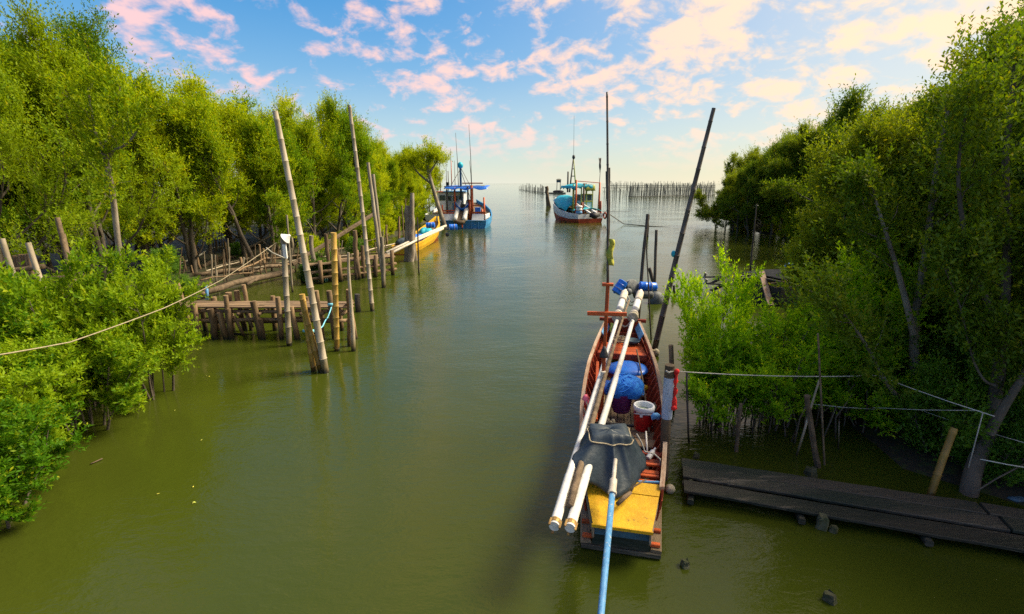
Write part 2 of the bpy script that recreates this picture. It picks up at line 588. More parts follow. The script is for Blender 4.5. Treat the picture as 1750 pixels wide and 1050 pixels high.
# ------------------------------------------------------------------ water and banks
def water_material():
    k = NT('creek water')
    pos = k.n('ShaderNodeNewGeometry').outputs['Position']
    b = k.n('ShaderNodeBsdfPrincipled')
    big = k.noise(pos, 0.09, 4, 0.55)
    col = k.mix(k.ramp(big, 0.3, 0.7), (0.033, 0.046, 0.0042), (0.041, 0.053, 0.0062))
    k.l(col, b.inputs['Base Color'])
    b.inputs['Roughness'].default_value = 0.035
    b.inputs['IOR'].default_value = 1.333
    r1 = k.noise(pos, 5.5, 4, 0.55, (0.75, 1.5, 1.0), 0.4)
    r2 = k.noise(pos, 1.1, 3, 0.5, (0.7, 1.3, 1.0), 0.3)
    r3 = k.noise(pos, 19.0, 2, 0.5, (0.8, 1.4, 1.0))
    calm = k.ramp(k.noise(pos, 0.13, 3, 0.5), 0.35, 0.65, 0.35, 1.0)
    h = k.math('ADD', k.math('MULTIPLY', r1, 0.45), k.math('MULTIPLY', r2, 1.0))
    h = k.math('ADD', h, k.math('MULTIPLY', r3, 0.13))
    h = k.math('MULTIPLY', h, calm)
    bp = k.n('ShaderNodeBump')
    bp.inputs['Strength'].default_value = 0.55
    bp.inputs['Distance'].default_value = 0.05
    k.l(h, bp.inputs['Height'])
    k.l(bp.outputs[0], b.inputs['Normal'])
    k.l(b.outputs[0], k.out.inputs[0])
    return k.m


wmb = MB()
wmb.add([(-4000, -60, 0), (4000, -60, 0), (4000, 7000, 0), (-4000, 7000, 0)], [(0, 1, 2, 3)])
tag(wmb.build('water', water_material()), 'calm olive green creek water opening onto the sea', None, None, 'structure')

LEFT = [(-20, -8), (0, -8.6), (6, -8.6), (9, -9.6), (13, -11.3), (17, -13.6), (25, -13.8), (33, -12.8), (40, -11.6), (55, -11.0), (75, -12.0), (92, -15), (110, -40), (130, -140)]
RIGHT = [(-20, 13), (0, 10.5), (6, 8.4), (9, 7.2), (13, 8.6), (18, 13), (25, 19.5), (35, 24.5), (46, 26), (57, 26), (66, 28), (76, 42), (92, 90), (110, 200)]


def shore(tab, y):
    for (y0, x0), (y1, x1) in zip(tab, tab[1:]):
        if y0 <= y <= y1:
            f = (y - y0) / (y1 - y0)
            return x0 + (x1 - x0) * f
    return tab[0][1] if y < tab[0][0] else tab[-1][1]


def bank(name, tab, side, label):
    rng = random.Random(5 if side < 0 else 6)
    ys = np.concatenate([np.arange(-20, 60, 0.8), np.arange(60, tab[-1][0], 2.5)])
    offs = [-1.2, -.4, 0, .3, .7, 1.2, 1.8, 2.5, 3.5, 5, 7, 10, 15, 25, 50, 120, 400]
    rows = []
    for y in ys:
        sx = shore(tab, float(y)) + 0.35 * math.sin(y * 1.3) + 0.25 * math.sin(y * 2.9 + 1)
        row = []
        for o in offs:
            z = -0.35 if o <= -1.2 else (-0.12 if o < 0 else 0.02 + 0.28 * (1 - math.exp(-o / 1.6)))
            if o > 0:
                z += rng.uniform(-.07, .07)
            row.append((sx + side * o, float(y), z))
        if side > 0:
            row = row[::-1]
        rows.append(row)
    mb = MB()
    mb.grid(rows)
    mb.f = [tuple(reversed(f)) for f in mb.f]
    o = mb.build(name, MT['mud'], smooth=True)
    return tag(o, label, None, None, 'structure')


bank('mud_bank', LEFT, -1, 'dark mud bank under the left wood')
bank('mud_bank', RIGHT, 1, 'dark mud bank under the right wood')

# ------------------------------------------------------------------ trees
def unit(a):
    return a / np.maximum(np.linalg.norm(a, axis=-1, keepdims=True), 1e-9)


def leaves_mesh(name, tw, n_leaf, ll, lw, seed, mat):
    """tw: (N,7) start xyz, direction xyz, length of each twig; every twig carries n_leaf folded leaves"""
    r = np.random.default_rng(seed)
    N = len(tw)
    st, di, ln = tw[:, None, :3], tw[:, None, 3:6], tw[:, None, 6:7]
    t = (np.arange(n_leaf) + 0.5)[None, :, None] / n_leaf
    t = np.clip(t + r.uniform(-.06, .06, (N, n_leaf, 1)), 0, 1)
    pos = st + di * ln * t
    up = np.array([0, 0, 1.0])
    u = unit(np.cross(di, np.where(np.abs(di[..., 2:3]) < .9, up, np.array([1.0, 0, 0]))))
    v = np.cross(di, u)
    ph = r.uniform(0, 2 * np.pi, (N, 1, 1)) + np.arange(n_leaf)[None, :, None] * 2.4 + r.uniform(-.5, .5, (N, n_leaf, 1))
    perp = np.cos(ph) * u + np.sin(ph) * v
    ax = unit(di * .75 + perp * r.uniform(.6, 1.1, (N, n_leaf, 1)) + up * .12)
    nrm = unit(di - ax * np.sum(di * ax, -1, keepdims=True) + up * .35 + r.normal(0, .3, (N, n_leaf, 3)))
    sd = unit(np.cross(ax, nrm))
    sc = r.uniform(.65, 1.25, (N, n_leaf, 1))
    L, W = ll * sc, lw * sc
    a = pos
    b = pos + ax * L * .45 + sd * W * .5 + nrm * W * .16
    c = pos + ax * L
    d = pos + ax * L * .45 - sd * W * .5 + nrm * W * .16
    M_ = N * n_leaf
    vs = np.stack([a, b, c, d], 2).reshape(-1, 3).astype(np.float32)
    idx = np.arange(M_)[:, None] * 4
    tris = np.concatenate([idx + np.array([[0, 1, 2]]), idx + np.array([[0, 2, 3]])], 1).reshape(-1).astype(np.int32)
    me = bpy.data.meshes.new(name)
    me.vertices.add(len(vs))
    me.vertices.foreach_set('co', vs.ravel())
    me.loops.add(len(tris))
    me.loops.foreach_set('vertex_index', tris)
    me.polygons.add(len(tris) // 3)
    me.polygons.foreach_set('loop_start', np.arange(0, len(tris), 3, dtype=np.int32))
    me.polygons.foreach_set('loop_total', np.full(len(tris) // 3, 3, dtype=np.int32))
    me.update(calc_edges=True)
    tn = np.clip(np.repeat(r.uniform(0, 1, (N, 1)) * .45, n_leaf, 1) + r.uniform(0, .55, (N, n_leaf)), 0, 1)
    at = me.attributes.new('tint', 'FLOAT', 'POINT')
    at.data.foreach_set('value', np.repeat(tn.ravel(), 4).astype(np.float32))
    me.materials.append(mat)
    return me


def twigs_at(clumps, per, tl, spread, seed, upw=0.35, outw=0.75):
    r = np.random.default_rng(seed)
    c = np.array([[*p, *d] for p, d in clumps], dtype=float)
    c = np.repeat(c, per, 0)
    st = c[:, :3] + r.normal(0, spread, (len(c), 3))
    di = unit(c[:, 3:] * outw + r.normal(0, .55, (len(c), 3)) + np.array([0, 0, upw]))
    ln = tl * r.uniform(.6, 1.35, (len(c), 1))
    return np.concatenate([st, di, ln], 1)


def wander(rng, p, d, L, k, jit, up):
    pts = [Vector(p)]
    d = Vector(d).normalized()
    for i in range(k):
        d = (d + Vector((rng.gauss(0, jit), rng.gauss(0, jit), rng.gauss(0, jit) + up))).normalized()
        pts.append(pts[-1] + d * (L / k))
    return pts


def taper(r0, r1, n):
    return [r0 + (r1 - r0) * i / (n - 1) for i in range(n)]


def at_path(pts, t):
    f = t * (len(pts) - 1)
    i = min(int(f), len(pts) - 2)
    return pts[i].lerp(pts[i + 1], f - i), (pts[i + 1] - pts[i]).normalized()


def branches(rng, mb, clumps, path, r0, L, nsub, u0=0.35, up=0.10, subn=3):
    """side branches of one limb and the places of its leaf clumps"""
    for k in range(nsub):
        u = u0 + (1 - u0) * (k + rng.random()) / nsub
        p, d = at_path(path, min(u, 1))
        a, b = frame(d)
        ph = rng.uniform(0, 6.28)
        dd = (d * .55 + (a * math.cos(ph) + b * math.sin(ph)) * .8 + Vector((0, 0, .25))).normalized()
        l2 = L * rng.uniform(.28, .5) * (1.15 - .5 * u)
        q = wander(rng, p, dd, l2, 3, .18, up)
        mb.tube(q, taper(max(r0 * .35 * (1 - .5 * u), .008), .005, 4), 4, False)
        for s in range(subn):
            pp, d2 = at_path(q, (s + 1) / subn)
            clumps.append((pp, (d2 + d * .3).normalized()))
    pp, d2 = at_path(path, 1)
    clumps.append((pp, d2))
    clumps.append((at_path(path, .85)[0], d2))


def make_tree(seed, H, R, nl=9, bare=0.22, trunk_r=0.14, per=11, nleaf=9, tl=0.5, ll=0.14, lw=0.055, spread=0.17, nsub=5,
              leaf='leaf_left', bark='bark', lean=0.1, up=0.12, shape='round'):
    rng = random.Random(seed)
    tp = wander(rng, (0, 0, -0.3), (rng.uniform(-lean, lean), rng.uniform(-lean, lean), 1), H * .86, 7, .10, .10)
    tb = MB()
    tb.tube(tp, taper(trunk_r, trunk_r * .22, 8), 8, False)
    clumps = []
    for i in range(nl):
        t = bare + (0.97 - bare) * (i + .5) / nl
        p, d = at_path(tp, t)
        az = i * 2.4 + rng.uniform(-.5, .5)
        el = math.radians(15 + 52 * t + rng.uniform(-10, 10))
        prof = 1.1 - .62 * t if shape == 'round' else .8 - .35 * t
        L = R * prof * rng.uniform(.55, 1.35)
        dd = Vector((math.cos(az) * math.cos(el), math.sin(az) * math.cos(el), math.sin(el)))
        q = wander(rng, p, dd, L, 5, .14, up)
        r0 = trunk_r * .5 * (1.1 - .7 * t)
        tb.tube(q, taper(r0, .010, 6), 5, False)
        branches(rng, tb, clumps, q, r0, L, nsub)
    branches(rng, tb, clumps, tp, trunk_r * .5, H * .32, nsub + 3, .6)
    tw = twigs_at(clumps, per, tl, spread, seed)
    zt = max(c[0].z for c in clumps)
    tops = [c for c in clumps if c[0].z > zt * .62]
    tw = np.concatenate([tw, twigs_at(tops, 3, tl * 2.0, spread * 2, seed + 1, 1.5, .35)])     # loose shoots above the crown
    cm = leaves_mesh('crown', tw, nleaf, ll, lw, seed, MT[leaf])
    tm = tb.build('trunk', MT[bark], smooth=True)
    me = tm.data
    bpy.data.objects.remove(tm)
    return me, cm


def make_bush(seed, H, R, stems=8, per=9, nleaf=10, tl=0.34, ll=0.09, lw=0.040, leaf='leaf_bush', bark='bark', nsub=6, spread=.10, low=0.3):
    """many stemmed mangrove: stems spread from the waterline, leaves from low down to the top"""
    rng = random.Random(seed)
    tb = MB()
    clumps = []
    for i in range(stems):
        az = i * 2.4 + rng.uniform(-.4, .4)
        fr = math.sqrt((i + .5) / stems)
        hx, hy = math.cos(az) * R * fr * .72, math.sin(az) * R * fr * .72
        bx, by = math.cos(az) * R * fr * .28, math.sin(az) * R * fr * .28
        top = H * (1.02 - .42 * fr * fr) * rng.uniform(.85, 1.08)
        L = math.sqrt((hx - bx) ** 2 + (hy - by) ** 2 + top * top)
        q = wander(rng, (bx, by, -.3), (hx - bx, hy - by, top * .9), L + .2, 7, .07, .02)
        tb.tube(q, taper(rng.uniform(.022, .04), .006, 8), 5, False)
        for k in range(nsub + 3):
            u = low + (1 - low) * (k + rng.random()) / (nsub + 3)
            p, d = at_path(q, min(u, 1))
            ph = rng.uniform(0, 6.28)
            outw = Vector((p.x, p.y, 0))
            outw = outw.normalized() if outw.length > .1 else Vector((0, 0, 0))
            dd = Vector((math.cos(ph), math.sin(ph), rng.uniform(.1, .7))) + outw * .6 + d * .3
            l2 = R * rng.uniform(.22, .42)
            b = wander(rng, p, dd, l2, 3, .2, .10)
            tb.tube(b, taper(.012, .004, 4), 4, False)
            for s in range(3):
                pp, d2 = at_path(b, (s + 1) / 3)
                clumps.append((pp, d2))
        clumps.append((q[-1], Vector((0, 0, 1))))
    tw = twigs_at(clumps, per, tl, spread, seed, .45, .6)
    cm = leaves_mesh('crown', tw, nleaf, ll, lw, seed, MT[leaf])
    tm = tb.build('stem', MT[bark], smooth=True)
    me = tm.data
    bpy.data.objects.remove(tm)
    return me, cm


def plant(name, meshes, loc, rz, sc, label, cat, group=None, tilt=(0, 0), low='trunk'):
    r = empty(name, loc, rz)
    r.scale = (sc[0], sc[0], sc[1]) if isinstance(sc, tuple) else (sc,) * 3
    r.rotation_euler = (tilt[0], tilt[1], rz)
    tag(r, label, cat, group)
    for nm, me in zip((low, 'crown'), meshes):
        c = bpy.data.objects.new(nm, me)
        COL.objects.link(c)
        c.parent = r
    return r


R0 = random.Random(11)
far_left = [make_tree(100 + i, 9.6, 3.5, nl=13, bare=.08, leaf='leaf_left', per=10, nleaf=9, ll=.16, lw=.060, tl=.50, spread=.15, up=.20) for i in range(4)]
feather = [make_tree(120 + i, 9.8, 1.9, nl=11, bare=.30, leaf='leaf_left', per=9, nleaf=8, ll=.15, lw=.05, tl=.6, shape='slim', up=.25) for i in range(2)]
mid_left = [make_tree(140 + i, 10.2, 3.7, nl=14, bare=.13, leaf='leaf_green', per=11, nleaf=9, ll=.115, lw=.047, tl=.46, nsub=7, spread=.14, up=.17) for i in range(3)]
far_right = [make_tree(160 + i, 9.0, 3.4, nl=11, bare=.08, leaf='leaf_right', per=15, nleaf=9, ll=.17, lw=.065, tl=.5, spread=.14) for i in range(4)]
near_right = [make_tree(180 + i, 7.0, 2.5, nl=12, bare=.24, leaf='leaf_right', per=15, nleaf=10, ll=.09, lw=.042, tl=.34, nsub=7, spread=.11, trunk_r=.12) for i in range(3)]
bright_bushes = [make_bush(260 + i, 3.0, 1.6, stems=10, leaf='leaf_bright', ll=.098, lw=.045, low=.36, per=7, spread=.06, tl=.30) for i in range(3)]
bushes = [make_bush(200 + i, 3.0, 1.6, stems=11, leaf='leaf_bush', ll=.095, lw=.042, spread=.06, tl=.29, per=10) for i in range(4)]
far_bushes = [make_bush(220 + i, 2.6, 1.6, stems=9, leaf='leaf_left', per=7, nleaf=8, ll=.14, lw=.06, tl=.36, low=.1) for i in range(2)]
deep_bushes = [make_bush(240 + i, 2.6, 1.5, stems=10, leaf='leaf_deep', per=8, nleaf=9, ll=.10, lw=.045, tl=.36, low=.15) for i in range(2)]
# ------------------------------------------------------------------ left wood
GL = 'trees of the left wood'


LM_L = [(20, 'the two pale leaning posts'), (110, 'the brown leaning pole'), (200, 'the forked pale trunk'), (262, 'the posts left of the jetty'), (325, 'the left end of the near jetty'), (365, 'the blue strip on the jetty'),
        (420, 'the middle of the near jetty'), (485, 'the lamp post'), (525, 'the tallest leaning bamboo'), (572, 'the yellow bamboo'), (612, 'the tall bamboo right of the jetty'), (645, 'the leaning pole pair'), (675, 'the stern of the yellow boat'), (703, 'the trunk bundle'), (735, 'the leaning bare trunk')]
LM_R = [(1225, 'the tip with hanging limbs'), (1262, 'the tip of the far right wood'), (1290, 'the thin dark pole'), (1325, 'the dark moored boat'), (1370, 'the right end of the dark boat'), (1415, 'the highest ragged tree'), (1470, 'the pale limb of the slender tree'), (1530, 'the slender pale trunk'), (1600, 'the leafy trees right of the slender trunk'), (1700, 'the forked trunk at the right edge')]


def landmark(tab, x, y):
    px_ = 875 + FPX * x / (y * CP + 2.5 * SP)
    return min(tab, key=lambda q: abs(q[0] - px_))[1]


ROWW = ('round tree at the water edge behind ', 'second row tree of the left wood behind ', 'tree deeper in the left wood behind ', 'rearmost tree of the left wood behind ')
ROWR = ('waterside tree of the far right wood beyond ', 'second row far right tree beyond ', 'third row far right tree beyond ', 'rearmost far right tree beyond ')


rl = random.Random(31)
y = 17.5
while y < 84:
    step = 2.3 + (y - 14) * 0.035
    for row, off in enumerate((1.9, 4.6, 8.2, 12.5)):
        if row == 3 and y > 60:
            continue
        yy = y + rl.uniform(-.8, .8) + (row % 2) * step * .5
        xx = shore(LEFT, min(yy, 125)) - off - rl.uniform(-.7, .9)
        if yy < 30:
            xx -= 2.6
        s = rl.uniform(.86, 1.08) * (1.0 if row else .82)
        if yy < 26:
            m = rl.choice(mid_left)
            s *= 1.12
        else:
            m = rl.choice(far_left)
            if yy < 52:
                s *= 1.10
        if yy > 60:
            s *= .86
        lab = ROWW[row] + landmark(LM_L, xx, yy)
        plant('mangrove_tree', m, (xx, yy, .1), rl.uniform(0, 6.28), (s, s * rl.uniform(.92, 1.1)), lab, 'tree', GL)
    y += step
for i, (px_, py_, Y, h, lab) in enumerate([
        (375, 440, 27, 9.9, 'slim feathery tree rising above the left wood, leftmost of three bare-topped ones'),
        (478, 430, 30, 10.3, 'slim feathery tree rising above the left wood behind the tallest bamboo pole'),
        (520, 430, 32, 9.8, 'slim feathery tree above the left wood between the two tallest bamboo poles')]):
    p = P(px_, py_, Y)
    s = h / 9.8
    plant('feathery_tree', feather[i % 2], (p.x - 1.5, Y, .1), i * 1.7, s, lab, 'tree')
for i, (x_, y_, s) in enumerate([(-21, 16.6, 1.2), (-25, 17, 1.3), (-18.6, 17.8, 1.14), (-23, 20, 1.25), (-28, 19, 1.35), (-17.6, 21, 1.05), (-27, 24, 1.25), (-21.5, 23.5, 1.15), (-24, 14.2, 1.25), (-33, 22, 1.3)]):
    lab = 'big dense near left tree behind ' + landmark(LM_L, x_, y_)
    plant('mangrove_tree', mid_left[i % 3], (x_, y_, .2), i * 2.1, s, lab, 'tree', 'big trees at the near end of the left wood')
# low growth on the left bank
for i in range(36):
    yy = rl.uniform(31.5, 72)
    xx = shore(LEFT, yy) - rl.uniform(.3, 1.6) - (1.6 if yy < 24 else 0)
    s = rl.uniform(.45, .8)
    lab = 'low leafy shrub along the waterline of the left wood'
    plant('mangrove_shrub', far_bushes[i % 2], (xx, yy, .05), rl.uniform(0, 6.28), s, lab, 'shrub', 'low shrubs along the left waterline', low='stem')
for (px_, py_, z, s, lab) in [
        (555, 478, 0, .55, 'green shrub growing out of the water between the two jetties'),
        (530, 482, 0, .45, 'small green shrub in the water left of the one between the jetties'),
        (405, 440, .25, .36, 'little bright shrub among the logs on the left mud bank'),
        (322, 508, .2, .36, 'dull green shrub at the left end of the jetty deck'),
        (285, 478, .3, .6, 'dark shrub behind the left end of the jetty'),
        (610, 440, 0, .5, 'shrub at the water edge behind the second jetty')]:
    p = G(px_, py_, z)
    plant('mangrove_shrub', deep_bushes[len(lab) % 2], p, len(lab), s, lab, 'shrub', low='stem')

# near left bushes standing in the water
for i, (x_, y_, h, w, lab) in enumerate([
        (-8.75, 11.2, 3.05, .92, 'bright yellow green mangrove bush leaning over the water beside the jetty'),
        (-9.9, 10.6, 3.55, 1.0, 'tallest bright green mangrove bush in the near left clump'),
        (-11.4, 10.9, 2.6, 1.0, 'yellow green bush behind the near left clump below the leaning brown pole'),
        (-8.9, 9.5, 2.2, .9, 'low green mangrove bush overhanging the water in front of the tallest one'),
        (-10.2, 9.0, 2.6, .95, 'green mangrove bush in the middle of the near left clump'),
        (-8.9, 7.7, 2.25, .85, 'green mangrove bush near the left picture edge above the lowest one'),
        (-9.6, 8.0, 2.5, .9, 'mangrove bush at the left picture edge under the long rope'),
        (-7.95, 6.6, 1.75, .80, 'lowest bright mangrove bush at the bottom of the left picture edge'),
        (-8.9, 6.4, 2.1, .9, 'mangrove bush cut by the left picture edge beside the lowest one'),
        (-12.4, 9.4, 2.35, 1.0, 'leafy bush at the left edge in front of the two leaning posts')]):
    plant('mangrove_bush', bushes[i % 4], (x_, y_, -.05), i * 1.9, (w, h / 3.0), lab, 'bush', 'bushes of the near left clump', low='stem')

# ------------------------------------------------------------------ right wood
GR = 'trees of the far right wood'
rr = random.Random(47)
y = 22.0
while y < 68:
    step = 2.9 + (y - 22) * .03
    for row, off in enumerate((1.3, 4.6, 8.6, 13)):
        yy = y + rr.uniform(-.8, .8) + (row % 2) * step * .5
        xx = shore(RIGHT, yy) + off + rr.uniform(-.7, .7)
        s = rr.uniform(.84, 1.06) * (1.12 if row else .82)
        if yy > 36 and row == 0:
            s *= 1.18
        lab = ROWR[row] + landmark(LM_R, xx, yy)
        plant('mangrove_tree', rr.choice(far_right), (xx, yy, 0), rr.uniform(0, 6.28), (s, s * rr.uniform(.9, 1.08)), lab, 'tree', GR + (' at the water' if row == 0 else ', back rows'))
    y += step
p = P(1415, 400, 36)
plant('mangrove_tree', far_right[1], (p.x + 1, 36, 0), 1.2, 1.2, 'tall ragged tree rising highest out of the middle of the far right wood', 'tree')
for i in range(16):
    yy = rr.uniform(24, 62)
    lab = 'low green growth along the waterline of the far right wood'
    plant('mangrove_shrub', far_bushes[i % 2], (shore(RIGHT, yy) + rr.uniform(-.3, .8), yy, 0), rr.uniform(0, 6.28), rr.uniform(.7, 1.05), lab, 'shrub', 'low growth along the right waterline', low='stem')


def custom_tree(name, paths, label, mat_leaf, seed, per=13, nleaf=10, ll=.085, lw=.038, tl=.36, L=2.2, nsub=9, u0=.4, bark='bark', up=.12):
    """a tree whose trunk and limbs follow given points; paths = [(points, r0, r1)], the first is the trunk"""
    rng = random.Random(seed)
    base = Vector(paths[0][0][0])
    root = empty(name, base)
    tag(root, label, 'tree')
    clumps = []
    for i, (pts, r0, r1) in enumerate(paths):
        pts = [Vector(q) - base for q in pts]
        # smooth the path
        for _ in range(2):
            q = [pts[0]]
            for a, b in zip(pts, pts[1:]):
                q += [a.lerp(b, .25), a.lerp(b, .75)]
            q.append(pts[-1])
            pts = q
        mb = MB()
        mb.tube(pts, taper(r0, r1, len(pts)), 9, False)
        mb.build('trunk' if i == 0 else 'limb', MT[bark], root, smooth=True)
        tb = MB()
        branches(rng, tb, clumps, pts, r0 * .7, L * (1 if i == 0 else .85), nsub, u0, up, 4)
        tb.build('branches', MT[bark], root, smooth=True)['kind'] = 'stuff'
    tw = twigs_at(clumps, per, tl, .16, seed)
    c = bpy.data.objects.new('crown', leaves_mesh('crown', tw, nleaf, ll, lw, seed, MT[mat_leaf]))
    COL.objects.link(c)
    c.parent = root
    return root


def pp_(lst, y0, y1):
    n = len(lst)
    return [P(a, b, y0 + (y1 - y0) * i / (n - 1)) for i, (a, b) in enumerate(lst)]


t1 = pp_([(1648, 880), (1655, 845), (1662, 805), (1676, 770), (1692, 740), (1698, 700), (1708, 620), (1716, 560), (1718, 470), (1722, 380), (1716, 300), (1724, 210), (1735, 110)], 7.15, 8.6)
l1 = pp_([(1690, 742), (1722, 685), (1752, 640), (1790, 560), (1815, 440), (1850, 330)], 7.3, 7.4)
l2 = pp_([(1714, 578), (1692, 530), (1672, 480), (1645, 390), (1635, 290), (1650, 200)], 7.6, 8.2)
l3 = pp_([(1702, 660), (1680, 652), (1658, 605), (1645, 530), (1610, 450)], 7.45, 7.9)
custom_tree('mangrove_tree', [(t1, .145, .03), (l1, .075, .02), (l2, .06, .015), (l3, .025, .008)], 'big grey trunked tree that forks low beside the right end of the plank walkway', 'leaf_right', 61)
t2 = pp_([(1582, 775), (1572, 700), (1563, 640), (1562, 560), (1574, 480), (1588, 390), (1598, 300), (1620, 190)], 9.1, 10.2)
l4 = pp_([(1562, 572), (1546, 505), (1527, 440), (1505, 370), (1490, 320)], 9.2, 9.8)
l5 = pp_([(1564, 690), (1535, 682), (1508, 645), (1483, 592), (1445, 540), (1405, 500)], 9.0, 8.5)
custom_tree('mangrove_tree', [(t2, .13, .025), (l4, .07, .015), (l5, .055, .012)], 'pale trunked slender tree with a long limb reaching left over the ropes', 'leaf_right', 62, bark='bark_pale')
for i, (x_, y_, s, lab) in enumerate([
        (9.1, 12.0, .84, 'round leafy tree with reddish tips behind the waterside bush on the right'),
        (8.6, 12.6, .92, 'leafy tree on the right bank behind the slender pale trunked one'),
        (9.8, 9.8, 1.12, 'tall dark tree behind the forked trunk at the right picture edge'),
        (10.6, 12.2, 1.22, 'tall dark tree in the middle of the right bank'),
        (12.6, 13.6, 1.28, 'tall tree standing far back on the right bank'),
        (11.6, 8.4, 1.25, 'dark tree cut by the right picture edge'),
        (9.6, 14.8, .95, 'bushy tree on the right bank behind the dark moored boat'),
        (14.0, 11.0, 1.4, 'tallest dark tree at the upper right corner'),
        (12.2, 16.6, 1.05, 'tree on the right bank facing the far wood'),
        (9.6, 7.2, 1.05, 'low crowned tree over the right end of the walkway'),
        (11.2, 6.0, 1.15, 'tree just beyond the walkway at the right edge')]):
    plant('mangrove_tree', near_right[i % 3], (x_, y_, -.05), i * 2.3 + .4, (s, s * .98), lab, 'tree', 'trees of the near right bank')
for i, (x_, y_, h, w, lab) in enumerate([
        (4.62, 10.4, 3.05, .68, 'bright green mangrove bush with a pointed top right of the big bamboo pole'),
        (4.25, 9.7, 1.95, .68, 'low bright bush spilling left over the water toward the painted post'),
        (5.5, 9.7, 2.3, .85, 'bright mangrove bush standing on thin stems behind the rope'),
        (8.8, 11.8, 3.2, .9, 'yellow green bush right of the dark moored boat'),
        (6.6, 10.3, 2.5, .9, 'green bush under the long limb of the slender tree'),
        (7.6, 9.7, 1.6, .7, 'dark low bush among thin stems behind the walkway'),
        (7.7, 10.6, 3.4, .92, 'tall leafy bush between the bright bush and the slender tree')]):
    plant('mangrove_bush', bright_bushes[i % 3], (x_, y_, -.05), i * 2.7 + 1, (w, h / 3.0), lab, 'bush', 'bushes on the near right', low='stem')
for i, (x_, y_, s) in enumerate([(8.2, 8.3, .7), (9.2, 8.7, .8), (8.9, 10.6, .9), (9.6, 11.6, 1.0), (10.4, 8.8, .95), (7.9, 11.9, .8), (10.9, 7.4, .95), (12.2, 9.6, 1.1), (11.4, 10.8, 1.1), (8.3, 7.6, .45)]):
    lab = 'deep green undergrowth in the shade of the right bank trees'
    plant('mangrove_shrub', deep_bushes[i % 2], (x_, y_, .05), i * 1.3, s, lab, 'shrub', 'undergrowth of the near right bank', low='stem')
# the tree that hangs over the water at the tip of the far right wood, and the leaning one by the trawler
b0 = G(1262, 386)
lim = [b0, b0 + Vector((-1.2, -.3, .7)), b0 + Vector((-2.6, -.3, 1.2)), b0 + Vector((-4.0, 0, 2.0)), b0 + Vector((-5.0, .2, 3.2))]
lim2 = [b0 + Vector((-1.2, -.3, .7)), b0 + Vector((-2.9, -.6, 1.0)), b0 + Vector((-4.6, -.8, 1.3))]
lim3 = [b0, b0 + Vector((-.2, 0, 1.6)), b0 + Vector((-1.2, .3, 3.6)), b0 + Vector((-1.5, .3, 5.6)), b0 + Vector((-1.2, .3, 7.2))]
custom_tree('mangrove_tree', [(lim3, .22, .05), (lim, .15, .04), (lim2, .10, .03)], 'tree at the tip of the far right wood with limbs hanging over the water', 'leaf_right', 63, per=14, nleaf=9, ll=.19, lw=.07, tl=.55, L=3.0, nsub=9, u0=.35)
q0 = G(762, 392)
tl_ = [P(762, 392, q0.y), P(748, 350, q0.y), P(738, 315, q0.y), P(733, 297, q0.y), P(729, 280, q0.y + .5), P(732, 268, q0.y + .5)]
custom_tree('leaning_tree', [(tl_, .27, .09), ([tl_[3], P(742, 284, q0.y), P(748, 274, q0.y)], .15, .05), ([tl_[2], P(718, 300, q0.y), P(708, 288, q0.y + 1), P(704, 276, q0.y + 1)], .14, .05)],
            'tree with thick leaning bare trunk and small crown beside the blue trawler', 'leaf_left', 64, per=9, nleaf=9, ll=.20, lw=.075, tl=.9, L=5.0, nsub=10, u0=.50, bark='bark_pale', up=-.06)

for i, (px_, Y, h) in enumerate(((668, 66, 8.6), (690, 70, 8.2), (708, 74, 8.4), (722, 80, 8.6), (736, 84, 8.2), (700, 88, 9.0), (746, 90, 7.6))):
    p = P(px_, 380, Y)
    plant('mangrove_tree', far_left[i % 4], (p.x, Y, 0), i * 1.1, h / 8.6, ('first', 'second', 'third', 'fourth', 'fifth', 'tallest', 'farthest')[i] + ' round tree in the last clump of the left wood behind the leaning trunk', 'tree', 'trees of the last left clump')
for i, (px_, Y, h) in enumerate(((1262, 52, 6.6), (1282, 50, 7.6), (1302, 52, 8.6), (1322, 50, 9.4), (1348, 48, 10.0), (1376, 46, 10.6), (1250, 56, 5.2), (1450, 42, 11.0), (1500, 38, 11.2), (1540, 34, 11.2))):
    p = P(px_, 380, Y)
    plant('mangrove_tree', far_right[i % 4], (p.x, Y, 0), i * 1.7, h / 10.0, 'dense dark far right tree by ' + landmark(LM_R, p.x, Y), 'tree', 'trees of the sloping front of the far right wood')

for px_, Y, h, lab in ((1240, 56, 5.0, 'low tree at the very tip of the far right wood'), (1222, 57, 3.6, 'lowest bushy tree over the water at the tip of the far right wood'), (1256, 54, 6.4, 'middling tree just inside the tip of the far right wood')):
    p = P(px_, 380, Y)
    plant('mangrove_tree', far_right[Y % 4], (p.x, Y, -.3), Y * 1.3, (h / 9.0, h / 9.6), lab, 'tree')
# ------------------------------------------------------------------ near fishing boat (local frame: x right, y towards the bow)
BX, BY, BA = 1.51, 5.92, math.radians(12.0)
boat = empty('fishing_boat', (BX, BY, 0), -BA)
tag(boat, 'red wooden fishing boat with yellow stern deck moored in the near channel', 'boat')


def BW(x, s, z):
    return Vector((BX + x * math.cos(BA) + s * math.sin(BA), BY - x * math.sin(BA) + s * math.cos(BA), z))


ST = [  # s, half width at bottom, half width at rail, bottom z, rail z
    (0.60, .40, .56, -.18, .68), (0.9, .42, .60, -.22, .70), (1.8, .48, .70, -.28, .72), (3.0, .52, .78, -.30, .75), (4.2, .52, .80, -.30, .78),
    (5.4, .48, .78, -.28, .83), (6.6, .38, .68, -.24, .92), (7.5, .28, .57, -.16, 1.02), (8.1, .20, .47, -.05, 1.12)]


